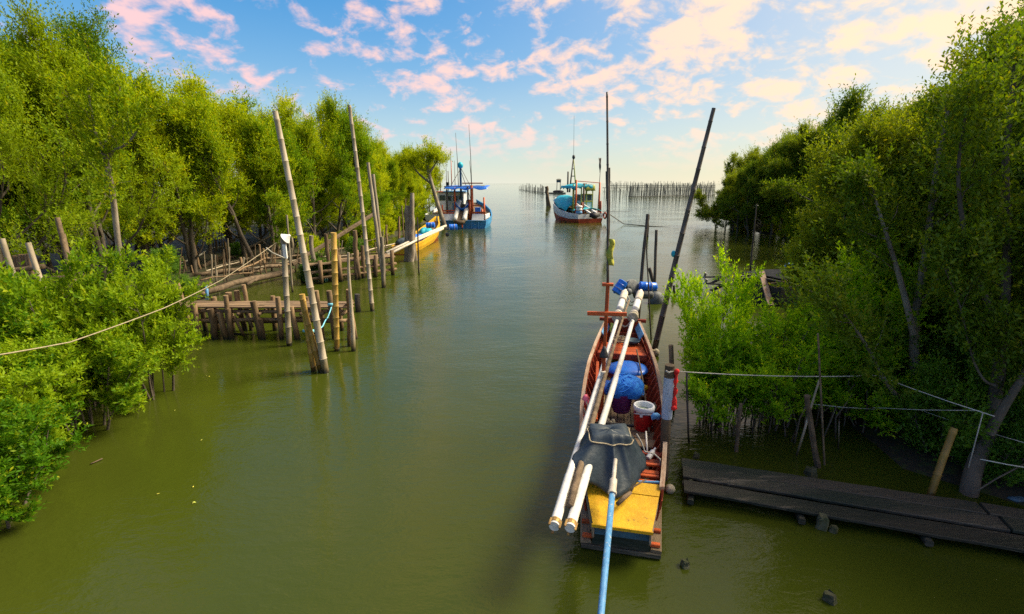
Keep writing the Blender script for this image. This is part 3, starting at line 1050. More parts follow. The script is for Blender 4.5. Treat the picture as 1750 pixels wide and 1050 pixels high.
def sect(s):
    if s <= ST[0][0]:
        return ST[0][1:]
    for a, b in zip(ST, ST[1:]):
        if a[0] <= s <= b[0]:
            f = (s - a[0]) / (b[0] - a[0])
            return tuple(a[i] + (b[i] - a[i]) * f for i in range(1, 5))
    return ST[-1][1:]


def skin(s, t, side):
    hb, hw, zb, zg = sect(s)
    return Vector((side * (hb + (hw - hb) * math.sin(t * math.pi / 2) ** .85), s, zb + (zg - zb) * t ** 1.1))


ss = [.60 + (8.1 - .60) * i / 24 for i in range(25)]
mb = MB()
mb.grid([[Vector((-sect(s)[0], s, sect(s)[2])), Vector((0, s, sect(s)[2] - .03)), Vector((sect(s)[0], s, sect(s)[2]))] for s in ss], .03)
mb.build('hull_bottom', MT['red'], boat)
NS = 5
for side in (-1, 1):
    for k in range(NS):
        rows = []
        for s in ss:
            t0, t1_ = k / NS + .012, (k + 1) / NS - .012
            off = .006 * (k % 2)
            a, b = skin(s, t0, side), skin(s, t1_, side)
            a.x += side * off
            b.x += side * off
            rows.append([a, a.lerp(b, .5), b] if side > 0 else [b, a.lerp(b, .5), a])
        m_ = MB()
        m_.grid(rows, .028)
        m_.build('hull_plank', MT['red'], boat)
    m_ = MB()
    rows = []
    for s in ss:
        c = skin(s, 1, side)
        w, h = .035, .03
        rows.append([c + Vector((-w, 0, -h)), c + Vector((w, 0, -h)), c + Vector((w, 0, h)), c + Vector((-w, 0, h))])
    m_.rings(rows)
    m_.build('gunwale', MT['gunwale'], boat)
    # ribs: flat round topped knees standing on the inside of the planking
    for i in range(15):
        s = 1.35 + i * .36
        m_ = MB()
        inner, outer = [], []
        for j in range(8):
            t = .12 + .80 * j / 7
            p = skin(s, t, side)
            dep = .10 * (1 - (j / 7.0) ** 6) + .015
            outer.append(p + Vector((-side * .032, 0, 0)))
            inner.append(p + Vector((-side * (.032 + dep), 0, .0)))
        rows = [[o_ + Vector((0, -.030, 0)), o_ + Vector((0, .030, 0)), i_ + Vector((0, .030, 0)), i_ + Vector((0, -.030, 0))] for o_, i_ in zip(outer, inner)]
        m_.rings(rows)
        m_.build('rib', MT['red'], boat)
# transom, bow plate, cross beams
m_ = MB()
hb, hw, zb, zg = sect(8.1)
m_.grid([[Vector((-hb, 8.12, zb)), Vector((hb, 8.12, zb))], [Vector((-hw * .9, 8.13, (zb + zg) * .55)), Vector((hw * .9, 8.13, (zb + zg) * .55))], [Vector((-hw, 8.14, zg)), Vector((hw, 8.14, zg))]], .04)
m_.build('bow_plate', MT['red'], boat)
MB().beam((-.66, 8.20, 1.14), (.66, 8.20, 1.14), .09, .10).build('bow_beam', MT['red'], boat)
MB().beam((-.50, 8.17, 1.02), (.50, 8.17, 1.02), .05, .10).build('bow_beam', MT['red'], boat)
for i in range(4):
    z = .34 + i * .16
    hw2 = skin(7.75, (z + .2) / 1.25, 1).x - .05
    MB().beam((-hw2, 7.75, z), (hw2, 7.75, z), .03, .15).build('bulkhead_plank', MT['red'], boat)
rg = random.Random(5)
for i, s in enumerate((6.45, 6.68, 6.91, 7.14)):
    w = sect(s)[1] - .09
    MB().beam((-w, s, .72 + rg.uniform(-.004, .004)), (w, s, .72), .215, .035).build('foredeck_plank', MT['orange'], boat)
MB().beam((-.62, 6.33, .66), (.62, 6.33, .66), .05, .16).build('deck_beam', MT['red'], boat)
for side in (-1, 1):
    a, b = skin(7.22, .93, side), skin(7.95, .93, side)
    m_ = MB()
    m_.beam(a + Vector((-side * .09, 0, .05)), b + Vector((-side * .09, 0, .05)), .02, .20, up=(side * .6, 0, 1))
    m_.build('side_panel', MT['blue_paint'], boat)
# floor boards and thwarts
for k in range(7):
    x = -.42 + k * .14
    for (a, b) in ((1.15, 2.52), (2.53, 4.6), (4.61, 6.3)):
        lim_ = sect((a + b) / 2)[0] - .02
        if abs(x) > lim_:
            continue
        m_ = MB()
        m_.beam((x, a, .10 + rg.uniform(-.006, .006)), (x, b - .012, .10 + rg.uniform(-.006, .006)), .128, .025)
        m_.build('floor_plank', MT['plank'], boat)
for s, z, w, m in ((1.62, .50, .12, 'red'), (1.95, .46, .10, 'red'), (2.62, .28, .30, 'plank_x'), (2.94, .28, .28, 'plank_x'), (3.25, .30, .06, 'black'), (5.6, .42, .12, 'red'), (1.20, .55, .10, 'orange')):
    hx = skin(s, .62, 1).x - .04
    MB().beam((-hx, s, z), (hx, s, z), w, .045).build('thwart', MT[m], boat)
for s in (.86, 1.02, 1.36):
    hx = skin(s, .75, 1).x
    MB().beam((hx - .36, s, .60), (hx - .05, s, .60), .06, .045).build('rail_block', MT['orange'], boat)
MB().beam((.22, .74, .66), (.56, .76, .68), .03, .03).build('cross_bar', MT['blue_paint'], boat)
MB().beam((-.50, 3.1, .42), (-.60, 5.9, .62), .07, .06).build('side_stringer', MT['orange'], boat)
# stern deck in two boards, transom below it, low side planks and cross beams
m_ = MB()
m_.grid([[Vector((x * .515, .46, .640)) for x in (-1, -.3, .3, 1)], [Vector((x * .565, .72, .662)) for x in (-1, -.3, .3, 1)]], .03)
m_.build('stern_deck_board', MT['yellow'], boat)
m_ = MB()
m_.grid([[Vector((x * .385, -.20, .545)) for x in (-1, -.3, .3, 1)], [Vector((x * .45, .12, .590)) for x in (-1, -.3, .3, 1)], [Vector((x * .512, .45, .630)) for x in (-1, -.3, .3, 1)]], .03)
m_.build('stern_deck_board', MT['yellow'], boat)
MB().beam((-.40, -.212, .522), (.40, -.212, .522), .022, .05).build('stern_trim', MT['yellow'], boat)
MB().box((0, -.12, .42), (.74, .03, .17)).build('transom', MT['blue_dark'], boat)
MB().box((0, -.02, .22), (.78, .03, .26)).build('transom', MT['dark_plank'], boat)
for side in (-1, 1):
    m_ = MB()
    m_.beam((side * .375, -.17, .40), (side * .52, .62, .48), .025, .22)
    m_.build('stern_side_board', MT['gunwale'], boat)
    m_ = MB()
    m_.beam((side * .475, -.03, .10), (side * .55, .98, .12), .15, .06)
    m_.build('side_plank', MT['plank'], boat)
for s, w in ((.04, .53), (.34, .56)):
    MB().beam((-w, s, .16), (w, s, .16), .06, .055).build('stern_crossbeam', MT['orange'], boat)
MB().beam((-.54, -.04, .05), (.54, -.04, .05), .05, .07).build('stern_crossbeam', MT['dark_plank'], boat)
# mast with cap and crossbar
mx, ms = -.41, 3.80
mo = MB()
mo.beam((mx, ms, .12), (mx + .01, ms, 3.02), .075, .075, up=(0, 1, 0))
mast = mo.build('mast', MT['orange'], boat)
MB().beam((mx - .10, ms, 3.04), (mx + .12, ms, 3.04), .10, .06).build('mast_cap', MT['orange'], mast)
MB().beam((mx - .37, ms - .055, 2.44), (mx + .41, ms - .055, 2.46), .05, .085).build('crossbar', MT['orange'], mast)
MB().box((mx, ms - .06, .28), (.14, .13, .24)).build('mast_step', MT['red'], mast)
m_ = MB()
m_.tube([(mx, ms - .062, z) for z in (.95, 1.0, 1.18, 1.22)], [.06, .058, .058, .055], 10)
m_.build('mast_binding', MT['pvc_old'], mast)
m_ = MB()
m_.lathe([(.095, 0), (.09, .03), (.05, .15), (.025, .22)], (mx, ms - .09, 1.55), 12)
m_.build('horn', MT['black'], mast, smooth=True)


def node_tube(m_, p0, p1, r0, r1, spacing=.33, n=9, bend=.012, rng=None):
    """bamboo: swollen rings at the nodes, slight bow"""
    p0, p1 = Vector(p0), Vector(p1)
    L = (p1 - p0).length
    u, v = frame(p1 - p0)
    bd = (u * (rng.uniform(-1, 1) if rng else .5) + v * (rng.uniform(-1, 1) if rng else .5)) * L * bend
    pts, rad = [], []
    k = 0.0
    ts = [0]
    while k < L - .12:
        k += spacing * (rng.uniform(.8, 1.2) if rng else 1)
        if k < L - .06:
            ts += [(k - .022) / L, k / L, (k + .022) / L]
    ts.append(1)
    for i, t in enumerate(ts):
        node = i > 0 and i < len(ts) - 1 and (i - 1) % 3 == 1
        r = r0 + (r1 - r0) * t
        pts.append(p0.lerp(p1, t) + bd * math.sin(math.pi * t))
        rad.append(r * (1.17 if node else 1.0))
    m_.tube(pts, rad, n)
    return m_


m_ = MB()
node_tube(m_, (mx + .01, ms + .01, 3.0), (mx - .17, ms + .05, 6.62), .028, .018, .4, 7, .01, rg)
m_.build('flag_pole', MT['bamboo_dark'], mast, smooth=True)
m_ = MB()
rows = [[Vector((mx - .02 + .03 * math.sin(i), ms - .02, 3.95 - i * .065)), Vector((mx + .05 + .03 * math.sin(i * 1.7), ms - .05, 3.95 - i * .065)), Vector((mx + .09 + .02 * math.sin(i * 1.1), ms + .01, 3.93 - i * .065))] for i in range(9)]
m_.grid(rows, .006)
m_.build('cloth_streamer', MT['yellow_cloth'], mast, smooth=True)


def part_on_boat(mb_, name, mat, base, label, cat, group=None, smooth=True):
    o = mb_.build(name, MT[mat], None, base, smooth)
    return tag(o, label, cat, group)


# ---- the two long white poles and the bamboo between them
def net_pole(a_px, b_px, z0, z1, label):
    a = G(*a_px, z0)
    b = G(*b_px, z1)
    d = (b - a).normalized()
    end = a + d * ((b - a).length + 3.7)
    o = empty('net_pole', a)
    tag(o, label, 'pole')
    m1 = MB()
    L = (end - a).length
    m1.tube([a, a + d * 1.05], [.066, .066], 14)
    smooth_angle(m1.build('pipe_sleeve', MT['pvc'], o, a))
    m1 = MB()
    pts = [a + d * (1.05 + (L - 1.05) * i / 14) + Vector((0, 0, -.10 * math.sin(math.pi * i / 14))) for i in range(15)]
    m1.tube(pts, taper(.062, .052, 15), 12)
    smooth_angle(m1.build('pipe', MT['pvc'], o, a))
    m1 = MB()
    m1.tube([a + d * .03, a + d * .10], [.071, .071], 14)
    m1.build('end_collar', MT['brass'], o, a)
    s_, u_ = frame(d)
    for q in range(3):
        an = 2.1 * q + .3
        c = a + (s_ * math.cos(an) + u_ * math.sin(an)) * .074
        m1 = MB()
        m1.beam(c - d * .04, c + d * .08, .024, .018)
        m1.build('bracket', MT['brass'], o, a)
    # floats threaded on the far end
    for q, (t, r, ln, mm) in enumerate(((L - 3.25, .15, .22, 'styro'), (L - 2.95, .13, .16, 'pvc_old'), (L - 2.35, .105, .9, 'pvc'), (L - 1.35, .12, 1.0, 'pvc_old'))):
        m1 = MB()
        c = a + d * t
        m1.tube([c, c + d * .03, c + d * (ln - .03), c + d * ln], [r * .7, r, r, r * .7], 12)
        smooth_angle(m1.build('float', MT[mm], o, a))
    return a, d, L


pA, dA, LA = net_pole((947, 900), (1052, 552), .93, 1.27, 'left one of two long white net poles lying along the red boat')
pB, dB, LB = net_pole((974, 903), (1079, 552), .93, 1.27, 'right one of two long white net poles lying along the red boat')
m_ = MB()
qa, qb = G(974, 865, 1.0), G(1064, 552, 1.24)
node_tube(m_, qa, qb + (qb - qa).normalized() * 2.5, .05, .028, .35, 8, .004, rg)
part_on_boat(m_, 'bamboo_pole', 'log', qa, 'brown bamboo lying between the two white net poles on the red boat', 'pole')
for k, t in enumerate((.3, .36, .42)):
    pass
# cords of the folded net between the poles at the bow
for q in range(5):
    a = pA + dA * (8.9 + q * .75)
    b = pB + dB * (8.6 + q * .75)
    m_ = MB()
    c = a.lerp(b, .5) + Vector((0, 0, -.25 - .1 * (q % 3)))
    m_.tube([a, a.lerp(c, .6) + Vector((0, 0, -.06)), c, b.lerp(c, .6) + Vector((0, 0, -.06)), b], .022, 6)
    part_on_boat(m_, 'slack_rope', 'rope_white', a, 'slack cord strung between the white net poles beyond the bow', 'cord', 'cords between the net poles')


def drum(c, ax, r, L, mat, label, name='plastic_drum'):
    ax = Vector(ax).normalized()
    o = empty(name, c)
    tag(o, label, 'drum')
    prof = [(-.5, .86), (-.47, 1.0), (-.22, 1.0), (-.20, 1.05), (-.17, 1.0), (.17, 1.0), (.20, 1.05), (.22, 1.0), (.47, 1.0), (.5, .86)]
    m1 = MB()
    m1.tube([Vector(c) + ax * L * t for t, _ in prof], [r * k for _, k in prof], 18)
    smooth_angle(m1.build('drum_body', MT[mat], o, c))
    s_, u_ = frame(ax)
    m1 = MB()
    m1.tube([Vector(c) + ax * L * .49 + s_ * r * .5, Vector(c) + ax * (L * .5 + .03) + s_ * r * .5], .035, 10)
    m1.build('bung', MT[mat], o, c)
    m1 = MB()
    m1.tube([Vector(c) + ax * L * .15, Vector(c) + ax * L * .19], [r * 1.07, r * 1.07], 18)
    m1.build('rope_band', MT['rope_white'], o, c)
    return o


drum(P(1059, 491, 17.3), (-.55, -.2, -.75), .175, .50, 'blue_plastic', 'bright blue drum tilted on the left pole end beyond the bow')
drum(P(1107, 490, 17.6), (1, .1, -.08), .165, .62, 'blue_plastic', 'bright blue drum lying level on the right pole end beyond the bow')
drum(P(1076, 491, 17.7), (.35, -.75, .3), .25, .45, 'dark_drum', 'round dark drum between the two blue drums beyond the bow', 'weathered_drum')
m_ = MB()
m_.ball(P(1074, 499, 17.2), .13, 12, 8)
part_on_boat(m_, 'float_ball', 'dark_drum', P(1074, 499, 17.2), 'small dark float ball hanging below the dark drum', 'float')
m_ = MB()
c = P(1099, 503, 17.5)
m_.tube([c + Vector((-.35, 0, 0)), c + Vector((-.3, 0, 0)), c + Vector((.3, 0, -.02)), c + Vector((.36, 0, -.02))], [.1, .16, .16, .1], 12)
part_on_boat(m_, 'foam_float', 'dark_drum', c, 'dirty grey foam float under the level blue drum', 'float')

# ---- tarpaulin over the engine
ct = P(1042, 734, 6.95)
hem = [(966, 812, .96), (980, 816, 1.00), (1000, 822, .72), (1030, 836, .66), (1050, 856, .64), (1062, 848, .66), (1087, 830, .68), (1098, 806, .72), (1108, 790, .78), (1094, 768, .78), (1076, 752, .75), (1045, 745, .72), (1014, 748, .74), (984, 772, 1.06)]
hp = [G(a, b, z) for a, b, z in hem]
cen = Vector((ct.x, ct.y - .12, 0))
hp.sort(key=lambda q: math.atan2(q.y - cen.y, q.x - cen.x))
an = [math.atan2(q.y - cen.y, q.x - cen.x) for q in hp]
m_ = MB()
rows = []
NA = 72
hemline = []
for j in range(NA):
    th = -math.pi + 2 * math.pi * j / NA
    k = 0
    while k < len(an) and an[k] < th:
        k += 1
    a0, q0_ = (an[k - 1], hp[k - 1]) if k > 0 else (an[-1] - 2 * math.pi, hp[-1])
    a1, q1_ = (an[k], hp[k]) if k < len(an) else (an[0] + 2 * math.pi, hp[0])
    hemline.append(q0_.lerp(q1_, (th - a0) / max(a1 - a0, 1e-6)))
for _ in range(4):
    hemline = [(hemline[j - 1] + hemline[j] * 2 + hemline[(j + 1) % NA]) / 4 for j in range(NA)]
for i, f in enumerate((0.0, .10, .14, .17, .24, .34, .46, .58, .70, .82, .92, 1.0)):
    row = []
    for j in range(NA):
        th = -math.pi + 2 * math.pi * j / NA
        h = hemline[j]
        tx, ty = math.cos(th), math.sin(th)
        kk = 1 / max(abs(tx) / .28, abs(ty) / .18)
        top = Vector((ct.x + tx * kk, ct.y + ty * kk, ct.z - .010 + .012 * math.sin(3 * th)))
        if f <= .14:
            p = Vector((ct.x, ct.y, ct.z)).lerp(top, f / .14)
        else:
            g = (f - .14) / .86
            drop = g ** .72
            p = Vector((top.x + (h.x - top.x) * g, top.y + (h.y - top.y) * g, top.z + (h.z - top.z) * drop))
            # a few long creases running down from the corners of the engine, small wrinkles between them
            crease = sum(math.exp(-((math.atan2(math.sin(th - c_), math.cos(th - c_))) / .10) ** 2) for c_ in (-2.45, -1.55, -.95, -.35, .6, 2.4, 2.9))
            p += Vector((tx, ty, .5)) * (.050 * crease * math.sin(math.pi * min(g * 1.1, 1)) ** .7)
            p += Vector((tx, ty, 0)) * (.012 * g * math.sin(th * 9 + 3 * math.sin(th * 2) + 2 * g))
            p.z = max(p.z + .008 * math.sin(j * .7 + i * 1.1), .60)
        row.append(p)
    row.append(row[0].copy())
    rows.append(row)
m_.grid(rows, .006)
o = m_.build('tarpaulin', MT['tarp'], None, ct, True)
tag(o, 'grey blue tarpaulin draped over the engine at the stern of the red boat', 'tarpaulin')
m_ = MB()
ring = rows[4]
m_.tube([p + (p - Vector((ct.x, ct.y, p.z))).normalized() * .012 + Vector((0, 0, .02)) for p in ring], .011, 6)
part_on_boat(m_, 'tie_rope', 'rope', ct, 'yellowish rope tied round the top of the grey tarpaulin', 'rope')
m_ = MB()
m_.tube([G(1088, 742, 1.1), G(1096, 756, .95), G(1102, 772, .85), G(1118, 776, .8), G(1128, 785, .74), G(1129, 805, .5), G(1136, 822, .1)], .014, 6)
part_on_boat(m_, 'mooring_rope', 'rope_white', G(1118, 776, .8), 'pale mooring rope from the tarpaulin over the right rail into the water', 'rope')

# ---- engine with its long blue propeller shaft
ea, eb = G(1049, 815, .98), G(1027, 1050, .32)
ed = (eb - ea).normalized()
eng = empty('longtail_engine', (ct.x, ct.y, .7))
tag(eng, 'longtail boat engine under the tarpaulin with long blue propeller shaft', 'engine')
m_ = MB()
m_.box((ct.x, ct.y, .92), (.42, .26, .74))
m_.build('engine_block', MT['metal'], eng, (ct.x, ct.y, .7))
m_ = MB()
m_.tube([ea + ed * .25, ea + ed * 3.6], [.041, .038], 12)
m_.build('propeller_shaft', MT['blue_paint'], eng, (ct.x, ct.y, .7), True)
m_ = MB()
m_.tube([ea - ed * .3, ea + ed * .03, ea + ed * .05, ea + ed * .22, ea + ed * .24, ea + ed * .28], [.03, .03, .052, .052, .06, .06], 12)
smooth_angle(m_.build('shaft_coupling', MT['pvc_old'], eng, (ct.x, ct.y, .7)))
m_ = MB()
ha, hb_ = G(1055, 862, .70), G(1078, 842, .74)
m_.tube([ha, ha.lerp(hb_, .6) + Vector((0, 0, .01)), hb_], [.03, .033, .025], 8)
m_.tube([hb_, G(1083, 832, .80), G(1104, 820, .82)], .012, 6)
m_.build('tiller_handle', MT['log'], eng, (ct.x, ct.y, .7), True)

# ---- things lying in the boat
# cooler
cc = G(1098, 733, .30)
ck = empty('cooler_bucket', cc)
tag(ck, 'red round cooler bucket with thick white rim standing in the boat', 'bucket')
smooth_angle(MB().lathe([(.155, 0), (.165, .02), (.175, .18), (.187, .20), (.19, .36)], cc, 24).build('bucket_body', MT['red_plastic'], ck, cc))
smooth_angle(MB().lathe([(.15, .30), (.155, .47), (.165, .505), (.195, .51), (.207, .49), (.207, .43), (.195, .415), (.18, .41)], cc, 24, cap=False).build('rim', MT['white_plastic'], ck, cc))
MB().lathe([(.156, .40), (.05, .402)], cc, 20).build('water_inside', MT['pale_water'], ck, cc)
m_ = MB()
m_.tube([cc + Vector((.20 * math.cos(a), .20 * math.sin(a), .30 - .10 * math.sin(a * .9))) for a in [(-2.9 + i * .26) for i in range(12)]], .008, 6)
m_.build('handle', MT['white_plastic'], ck, cc)
MB().box(cc + Vector((-.09, -.168, .36)), (.05, .02, .06)).build('latch', MT['white_plastic'], ck, cc)
# basket with net heap
bc = G(1061, 702, .28)
bk = empty('plastic_basket', bc)
tag(bk, 'purple slotted plastic basket in the boat under the blue net heap', 'basket')
smooth_angle(MB().lathe([(.17, 0), (.178, .01), (.225, .40), (.245, .405), (.245, .43), (.215, .43), (.165, .03)], bc, 26).build('basket_body', MT['purple'], bk, bc))
for i in range(7):
    zz = .06 + i * .046
    r_ = .178 + (.225 - .178) * zz / .40 + .005
    m_ = MB()
    m_.tube([bc + Vector((r_ * math.cos(a), r_ * math.sin(a), zz)) for a in [2 * math.pi * j / 26 for j in range(27)]], .006, 5, False)
    m_.build('basket_band', MT['purple'], bk, bc)


def heap(c, rx, ry, h, seed, amp, n=36, m=14):
    m_ = MB()
    rows = []
    rnd = random.Random(seed)
    ph = [rnd.uniform(0, 6.28) for _ in range(8)]
    for i in range(m + 1):
        v = i / m
        row = []
        for j in range(n):
            a = 2 * math.pi * j / n
            r = math.sin(v * math.pi * .62) / math.sin(.62 * math.pi) if v > .8 else math.sin(v * math.pi * .62)
            r = math.sin(min(v * 1.15, 1.0) * math.pi / 2) * (1 if v < .87 else 1 - (v - .87) * 1.2)
            z = h * (1 - v ** 2.2)
            w = 1 + amp * (math.sin(3 * a + ph[0] + 2 * v) * .5 + math.sin(5 * a + ph[1] - 3 * v) * .35 + math.sin(9 * a + ph[2] + 6 * v) * .25)
            row.append(Vector(c) + Vector((rx * r * w * math.cos(a), ry * r * w * math.sin(a), z + amp * h * .4 * math.sin(4 * a + 5 * v + ph[3]) * r)))
        row.append(row[0])
        rows.append(row)
    rows.reverse()
    m_.grid(rows)
    return m_


hc = bc + Vector((.07, .02, .37))
net = heap(hc, .38, .31, .42, 3, .13).build('net_heap', MT['blue_net'], None, hc, True)
tag(net, 'heaped bright blue fishing net on top of the purple basket', 'net')
rn = random.Random(8)
nm = MB()
for k in range(40):
    a0 = rn.uniform(0, 6.28)
    el = rn.uniform(.0, 1.2)
    pts = []
    for q in range(9):
        a = a0 + q * .16
        e = el + .25 * math.sin(q * .5 + k)
        e = max(-.1, min(1.4, e))
        pts.append(hc + Vector((.38 * math.cos(a) * math.cos(e) * 1.03, .31 * math.sin(a) * math.cos(e) * 1.03, .05 + .40 * math.sin(e))))
    nm.tube(pts, .011, 4)
nb_ = nm.build('net_strand', MT['blue_strand'], net, hc, True)
nb_['kind'] = 'stuff'
tc_ = G(1071, 642, .42)
tub = empty('covered_tub', tc_)
tag(tub, 'low round tub covered with smooth blue plastic sheet behind the net heap', 'tub')
MB().lathe([(.38, -.2), (.46, .14), (.47, .15), (.40, .16)], tc_, 24).build('tub_body', MT['purple'], tub, tc_, True)
heap(tc_ + Vector((0, 0, .10)), .52, .44, .20, 9, .05).build('cover_sheet', MT['blue_plastic'], tub, tc_, True)
h2 = G(1036, 668, .42)
tag(heap(h2, .20, .30, .22, 14, .12).build('plastic_sheet', MT['blue_plastic'], None, h2, True), 'crumpled blue plastic sheet beside the mast left of the net heap', 'sheet')
m_ = MB()
bb = G(1082, 587, .78)
m_.lathe([(.10, 0), (.17, .05), (.19, .10), (.18, .10), (.10, .02)], bb, 20)
part_on_boat(m_, 'blue_bowl', 'blue_dark', bb, 'dark blue bowl on the orange foredeck of the red boat', 'bowl')
m_ = MB()
wb = G(1073, 622, .38)
m_.beam(wb + Vector((-.24, 0, 0)), wb + Vector((.24, .02, .03)), .34, .04)
part_on_boat(m_, 'white_board', 'white_plastic', wb, 'flat white board lying behind the blue covered tub', 'board', smooth=False)
m_ = MB()
m_.ball(G(1103, 663, .35), .075, 10, 6, (1, 1, .9))
part_on_boat(m_, 'float_ball', 'yellow', G(1103, 663, .35), 'small yellow float lying inside the right side of the red boat', 'float')
m_ = MB()
m_.ball(G(1101, 676, .22), .06, 10, 6)
part_on_boat(m_, 'float_ball', 'styro', G(1101, 676, .22), 'small dirty float behind the cooler bucket in the red boat', 'float')
m_ = MB()
pf = G(1001, 684, .76)
m_.ball(pf, .10, 12, 7, (.7, .9, 1.2))
part_on_boat(m_, 'float_buoy', 'pink_cloth', pf, 'faded pink buoy on the left rail of the red boat', 'buoy')
# paddle
pd = empty('wooden_paddle', G(1088, 672, .2))
tag(pd, 'wooden paddle lying beside the blue net heap', 'paddle')
o0 = G(1088, 672, .2)
m_ = MB()
m_.tube([G(1086, 690, .16), G(1089, 655, .45)], .018, 8)
m_.build('shaft', MT['log'], pd, o0, True)
m_ = MB()
m_.beam(G(1089, 657, .45), G(1091, 640, .60), .12, .02, up=(0, -1, .5))
m_.build('blade', MT['gunwale'], pd, o0)
# long pole along the right inside
m_ = MB()
node_tube(m_, BW(.52, 2.9, .38), BW(.36, 6.4, .86), .022, .018, .35, 7, .01, rg)
part_on_boat(m_, 'bamboo_pole', 'log', BW(.52, 2.9, .38), 'thin brown pole lying along the right inside of the red boat', 'pole')
m_ = MB()
m_.tube([G(1104, 738, .62), G(1106, 772, .50)], .016, 8)
part_on_boat(m_, 'white_pipe', 'pvc', G(1104, 738, .62), 'short white pipe standing right of the tarpaulin in the red boat', 'pipe')
# blue bag, black can, purple bottle
m_ = MB()
gb = G(1120, 716, .62)
m_ = heap(gb, .09, .05, .12, 21, .35, 16, 8)
part_on_boat(m_, 'plastic_bag', 'blue_paint', gb, 'light blue plastic bag hanging on the right rail beside the cooler', 'bag')
m_ = MB()
gk = G(1117, 704, .60)
m_.lathe([(.05, 0), (.055, .01), (.055, .13), (.03, .16), (.02, .16), (.02, .19)], gk, 12)
part_on_boat(m_, 'black_can', 'black', gk, 'small black can on the right rail behind the blue bag', 'can')
m_ = MB()
gp = G(1113, 776, .58)
ax = Vector((.5, .5, .3)).normalized()
m_.tube([gp - ax * .12, gp - ax * .11, gp + ax * .05, gp + ax * .09, gp + ax * .10, gp + ax * .14], [.03, .045, .045, .02, .018, .018], 10)
ob = smooth_angle(m_.build('bottle', MT['white_plastic'], None, gp))
tag(ob, 'small pale bottle lying at the right rail near the tarpaulin', 'bottle')
# ropes and cloth at the bow
m_ = MB()
cb = BW(-.02, 7.3, .76)
pts = []
for i in range(70):
    a = i * .5
    r_ = .10 + .07 * math.sin(i * .37)
    pts.append(cb + Vector((r_ * math.cos(a) * 1.4, r_ * math.sin(a), .02 + .0016 * i + .02 * math.sin(i * 1.1))))
m_.tube(pts, .012, 5)
part_on_boat(m_, 'rope_coil', 'rope', cb, 'tangled coil of rope on the foredeck of the red boat', 'rope')
pc = BW(-.36, 7.85, 1.02)
for k, (mm, lab, dxx) in enumerate((('yellow_cloth', 'yellow cloth tied at the bow of the red boat', 0), ('pink_cloth', 'pink ribbon hanging from the bow of the red boat', .05))):
    m_ = MB()
    rows = []
    for i in range(7):
        z = pc.z + .12 - i * .055 * (1 + k * .6)
        rows.append([Vector((pc.x + dxx + .05 * k * i * .3 + .02 * math.sin(i * 1.4) + q * .035, pc.y - .06 - .02 * i + .02 * math.sin(q * 2 + i), z)) for q in range(3 if k else 4)])
    m_.grid(rows, .006)
    part_on_boat(m_, 'cloth_ribbon', mm, pc, lab, 'ribbon')
m_ = MB()
m_.tube([BW(-.52, 2.0, .85), BW(-.50, 2.3, .8), BW(-.58, 2.7, .72), BW(-.7, 3.1, .80)], .012, 6)
m_.tube([BW(-.5, 1.7, .9), BW(-.62, 2.2, .8), BW(-.72, 2.8, .8)], .01, 6)
part_on_boat(m_, 'rail_rope', 'rope', BW(-.52, 2.0, .85), 'loose yellowish rope along the left rail of the red boat', 'rope')
m_ = MB()
fb = BW(-.22, 3.45, .22)
for q in range(7):
    m_.ball(fb + Vector((.07 * math.cos(q * 2.2), .06 * math.sin(q * 2.2), .03 * (q % 2))), .045, 8, 5)
part_on_boat(m_, 'cork_floats', 'styro', fb, 'little string of cork floats at the foot of the red mast', 'floats')
# ------------------------------------------------------------------ far boats
def far_hull(root, st, mats, n=4, ns=16, transom=True, thick=.05):
    """planked hull in its own frame: st = (s, half bottom, half rail, bottom z, rail z); mats from keel up"""
    def sc_(s):
        if s <= st[0][0]:
            return st[0][1:]
        for a, b in zip(st, st[1:]):
            if s <= b[0]:
                f = (s - a[0]) / (b[0] - a[0])
                f = f * f * (3 - 2 * f) * .4 + f * .6
                return tuple(a[i] + (b[i] - a[i]) * f for i in range(1, 5))
        return st[-1][1:]

    def pt(s, t, side):
        hb, hw, zb, zg = sc_(s)
        return Vector((side * (hb + (hw - hb) * math.sin(t * math.pi / 2) ** .8), s, zb + (zg - zb) * t))
    s0, s1 = st[0][0], st[-1][0]
    ss_ = [s0 + (s1 - s0) * i / ns for i in range(ns + 1)]
    for side in (-1, 1):
        for k, mm in enumerate(mats):
            rows = []
            for s in ss_:
                a, b = pt(s, k / len(mats) + .004, side), pt(s, (k + 1) / len(mats) - .004, side)
                a.x += side * .012 * (k % 2)
                b.x += side * .012 * (k % 2)
                rows.append([a, b] if side > 0 else [b, a])
            m = MB()
            m.grid(rows, thick)
            m.build('hull_plank', MT[mm], root)
        m = MB()
        m.rings([[pt(s, 1, side) + Vector((a, 0, b)) for a, b in ((-.06, -.05), (.06, -.05), (.06, .05), (-.06, .05))] for s in ss_])
        m.build('gunwale', MT[mats[-1]], root)
    if transom:
        for k, mm in enumerate(mats):
            a, b = k / len(mats) + .004, (k + 1) / len(mats) - .004
            m = MB()
            pl, pr = pt(s0, a, -1), pt(s0, a, 1)
            ql, qr = pt(s0, b, -1), pt(s0, b, 1)
            m.grid([[pl, pr], [ql, qr]], .05)
            m.build('transom_plank', MT[mm], root)
    hb = [sc_(s) for s in ss_]
    m = MB()
    m.grid([[Vector((-h[1] * .97, s, h[3] - .35)), Vector((h[1] * .97, s, h[3] - .35))] for s, h in zip(ss_, hb)])
    m.build('deck', MT['plank'], root)
    return pt


